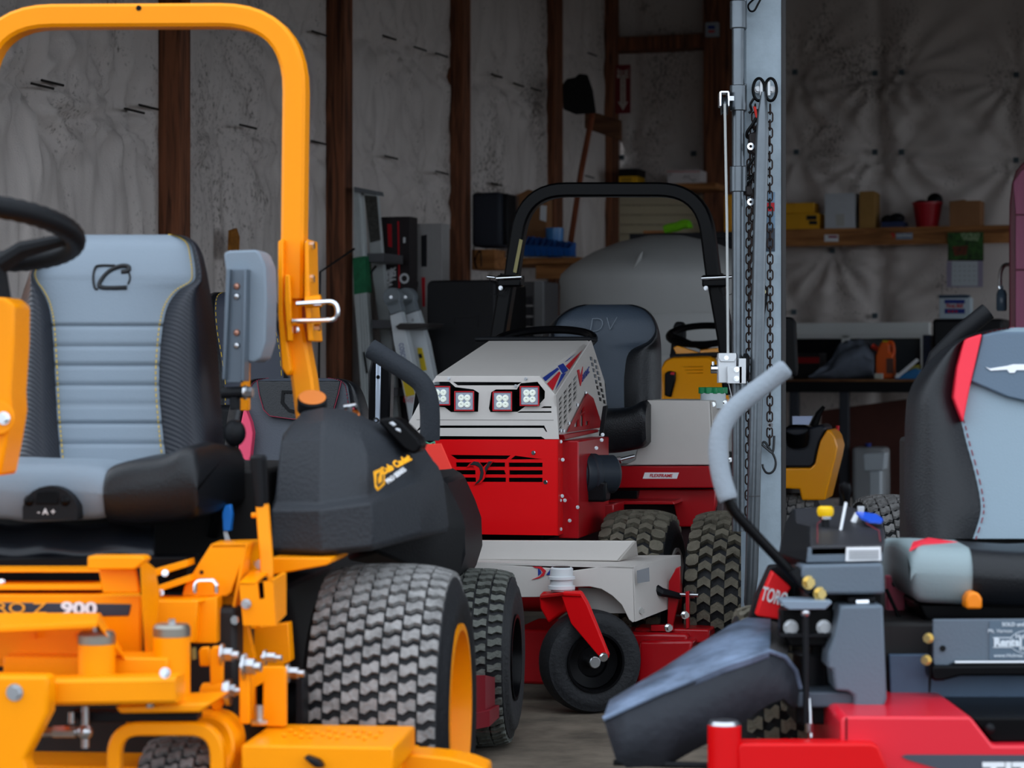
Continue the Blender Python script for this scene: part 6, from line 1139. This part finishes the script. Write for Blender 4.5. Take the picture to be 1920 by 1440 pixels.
# bench and what is on and under it
dbn = 15.6
bn = thing('workbench', 'dark workbench with worn wooden front edge below the window', 'workbench', S, tuple((S.pd(1620, 712, dbn).x, dbn+.4, 0)))
a, b = S.pd(1440, 711, dbn), S.pd(1900, 716, dbn); zb_ = a.z
mk('bench_top', MB().box((a.x, dbn, b.z), (b.x, UB-.2, a.z)), wood('bench_edge', (92, 58, 36), (150, 104, 66), (.9, 9, 9)), bn, .002); mk('apron', MB().box((a.x, dbn+.03, b.z-.07), (b.x, dbn+.06, b.z)), BLKP, bn)
for x in (1488, 1582, 1760): p = S.pd(x, 800, dbn+.05); mk('leg', MB().box((p.x-.03, dbn+.05, 0), (p.x+.03, dbn+.11, b.z)), pm('bench_leg', (52, 54, 60), .6), bn, .004)
solo('plywood_sheet', MB().prism([S.pd(1540, 770, dbn+.5), S.pd(1700, 748, dbn+.5), S.pd(1700, 930, dbn+.4), S.pd(1540, 935, dbn+.4)], (0, .02, 0)), pm('ply_red_brown', (84, 46, 38), .7, var=.2), S, 'reddish-brown plywood sheet leaning under the workbench', 'board')
jg = thing('fuel_jug', 'grey plastic jug with blue cap on the floor under the bench', 'jug', S, tuple((S.pd(1630, 930, dbn).x, dbn+.12, 0)))
JG = pm('jug_grey', (150, 152, 154), .45); a, b = S.pd(1596, 838, dbn), S.pd(1660, 930, dbn)
mk('jug_body', MB().box((a.x, dbn, 0), (b.x, dbn+.2, a.z)), JG, jg, .03, seg=4); mk('cap', MB().cyl(S.pd(1628, 838, dbn+.08), S.pd(1628, 831, dbn+.08), .02), BLU, jg)
pk = solo('white_pail', MB().prism(S.poly([(1617, 850), (1660, 848), (1657, 882), (1620, 884)], 13.4), (0, .12, 0)).box((S.pd(1628, 884, 13.4).x, 13.42, 0), (S.pd(1650, 884, 13.4).x, 13.5, S.pd(1628, 883, 13.4).z)), pm('pail_white', (186, 194, 200), .4), S, 'white plastic tool caddy on a stand before the jug', 'caddy', bev=.008)
FB = pm('bag_cloth', (112, 120, 134), .85, 0, .4, 30, .3, 6)
bgm = MB(); rings = []
for t in np.linspace(0, 1, 16):
    x = 1518+120*t; sm = lambda a_, b_, v_: (lambda k_: k_*k_*(3-2*k_))(min(1, max(0, (v_-a_)/(b_-a_)))); hgt = 8+56*(.35*sm(0, .25, t)+.65*sm(.25, .5, t))*(1-.35*sm(.82, 1, t)); rings.append([Vector((S.pd(x, 700, dbn+.1).x, dbn+.2+.14*math.cos(q_)*(1+.15*math.sin(5*q_+t*9)), zb_+max(0, (.5+.5*math.sin(q_)))*hgt*.0038*(1+.08*math.sin(7*q_+t*13)))) for q_ in [2*math.pi*i/24 for i in range(24)]])
solo('cloth_bag', bgm.loft(rings), FB, S, 'slumped grey-blue cloth bag on the workbench', 'bag', ang=60)
jo = thing('oil_jug', 'bright orange plastic jug standing on the workbench before the window', 'jug', S, tuple((S.pd(1656, 708, dbn+.15).x, dbn+.15, zb_)))
OJ = pm('jug_orange', (226, 92, 24), .4); yq = dbn+.1
mk('jug_body', MB().prism([S.pd(x, y, yq) for x, y in ((1642, 710.3), (1641, 668), (1646, 652), (1652, 641), (1662, 641), (1667, 648), (1667, 660), (1674, 664), (1676, 710.3))], (0, .10, 0)), OJ, jo, .01, seg=3); mk('spout', MB().cyl(S.pd(1646, 655, yq+.05), S.pd(1635, 648, yq+.05), .017), pm('spout_red', (226, 60, 40), .4), jo)
mk('handle', MB().tube(smooth_curve([S.pd(1660, 644, yq+.05), S.pd(1672, 642, yq+.05), S.pd(1676, 656, yq+.05), S.pd(1674, 672, yq+.05)]), .012, 8), OJ, jo); fplate(S, [(1662, 672), (1675, 672), (1675, 700), (1662, 700)], yq-.004, .004, jo, 'jug_label', pm('label_brown', (96, 60, 50), .5), 0)
mk('yellow_collar', MB().tube([S.pd(1655, 641, yq+.05), S.pd(1668, 641, yq+.05)], .01, 8), YS, jo)
sbox('plastic_block', 1639, 700, 1654, 710.5, dbn+.02, .05, pm('cap_white', (186, 184, 172), .5), 'small off-white block on the bench at the foot of orange jug', 'block', .004)
rb_ = sbox('tool_chest', 1486, 662, 1536, 710.5, dbn+.48, .25, pm('chest_dark', (36, 32, 36), .5), 'dark tool chest with red band behind the cloth bag', 'tool chest', .006); fplate(S, [(1486, 670), (1536, 670), (1536, 681), (1486, 681)], dbn+.475, .004, rb_, 'red_band', RED, 0)
pg = thing('parts_packets', 'blue and yellow plastic packets with white papers on the bench end', 'packets', S, tuple((S.pd(1700, 711, dbn+.1).x, dbn+.1, zb_)))
mk('blue_packet', MB().prism(S.poly([(1676, 711), (1690, 702), (1716, 690), (1726, 694), (1722, 711)], dbn+.05), (0, .15, 0)), pm('packet_blue', (34, 106, 160), .3), pg, .006); mk('yellow_packet', MB().prism(S.poly([(1688, 702), (1712, 684), (1724, 684), (1722, 696), (1700, 704)], dbn+.12), (0, .1, 0)), pm('packet_yellow', (150, 140, 50), .4), pg, .006); mk('papers', MB().prism(S.poly([(1676, 708), (1718, 672), (1722, 676), (1684, 709)], dbn+.04), (0, .03, 0)), WHT, pg)
# right: first aid kit, bin, cabinet
bi = sbox('storage_bin', 1748, 598, 1880, 660, 15.7, .5, pm('bin_black', (22, 22, 26), .5), 'low black storage bin on the bench under the first aid kit', 'bin', .02); 
st_ = sbox('blue_binders', 1730, 628, 1745, 711, 15.95, .3, pm('binder_blue', (44, 58, 92), .5, var=.4, vs=25), 'stack of blue binders on the bench beside the black bin', 'binders', .003)
bs = sbox('wooden_crate', 1749, 661, 1890, 711, 15.7, .45, SHW, 'plain wooden crate on the bench carrying the black bin', 'crate', .004)
fk = sbox('first_aid_kit', 1761, 558, 1820, 598, 15.8, .12, pm('kit_white', (186, 200, 208), .4), 'white and blue First Aid kit standing on the black bin', 'first aid kit', .006)
mk('kit_lid', MB().box(S.pd(1760, 553, 15.8), S.pd(1815, 559, 15.8)+Vector((0, .12, 0))), pm('kit_blue_dark', (40, 62, 84), .4), fk, .003)
fplate(S, [(1771, 562), (1809, 562), (1809, 569), (1771, 569)], 15.795, .003, fk, 'blue_band', BLU, 0); kb_ = fplate(S, [(1771, 579), (1809, 579), (1809, 588), (1771, 588)], 15.795, .003, fk, 'blue_band', BLU, 0)
text('First Aid', .036, S.pd(1790, 573.6, 15.793), (1, 0, 0), (0, 0, 1), RED, fk, 'kit_lettering', bold=.001, sx=.85)
for i in range(3): fplate(S, [(1777+i*7, 582), (1781+i*7, 582), (1781+i*7, 586), (1777+i*7, 586)], 15.79, .002, kb_, 'red_cross_mark', RED, 0)
J = Fr(2.55, 12.2, 11.8)
gp = thing('fuel_pump', 'tall pink and maroon cabinet with rounded top and chrome hook', 'cabinet', J)
MAR = pm('maroon_gloss', (112, 20, 44), .3); PNK = pm('pink_panel', (178, 92, 128), .35, var=.12, vs=5, stretch=(6, 6, .6))
e = [(1893, 620), (1892, 440), (1893, 380), (1897, 345), (1905, 320), (1920, 303), (1950, 292), (2080, 292), (2110, 310), (2135, 345), (2138, 380), (2138, 620)]
ee = [J.pd(x, y, -.2) for x, y in e]; ee = [Vector((ee[0].x, -.2, 0))]+ee[1:-1]+[Vector((ee[-1].x, -.2, 0))]
mk('cabinet_shell', MB().prism(ee, (0, .42, 0)), MAR, gp, .006)
for y0, y1 in ((312, 402), (404, 505), (507, 618)):
    L = [(1900 if y0 < 400 else 1904, y0+(30 if y0 < 400 else 0)), (1904, y1), (2127, y1), (2127, y0+(30 if y0 < 400 else 0))]+([(2105, 320), (2080, 303), (1950, 303), (1915, 320)] if y0 < 400 else [])
    mk('pink_panel', MB().prism([J.pd(x, y, -.215) for x, y in L], (0, .02, 0)), PNK, gp, .003)
mk('chrome_hook', MB().tube(smooth_curve([J.pd(x, y, -.1) for x, y in ((1901, 497), (1892, 496), (1883, 498), (1877, 508), (1875, 522), (1875, 536))]), .010, 8), CHROME, gp); mk('chrome_knob', MB().cyl(J.pd(1896, 471, -.1), J.pd(1902, 471, -.1), .012), CHROME, gp)
mk('hook_eye', MB().tube([J.pd(1876+3*math.cos(t), 538+3*math.sin(t), -.1) for t in [2*math.pi*i/16 for i in range(16)]], .003, 6, closed=True), CHROME, gp)
solo('hanging_bottle', MB().lathe([(.001, 0), (.022, 0), (.026, .01), (.026, .085), (.018, .105), (.008, .11), (.008, .125), (.001, .125)], J.pd(1878, 583, -.1), (0, 0, 1), 20), pm('bottle_blue_grey', (72, 90, 106), .2), J, 'small blue-grey bottle hanging from chrome hook of the pink cabinet', 'bottle')
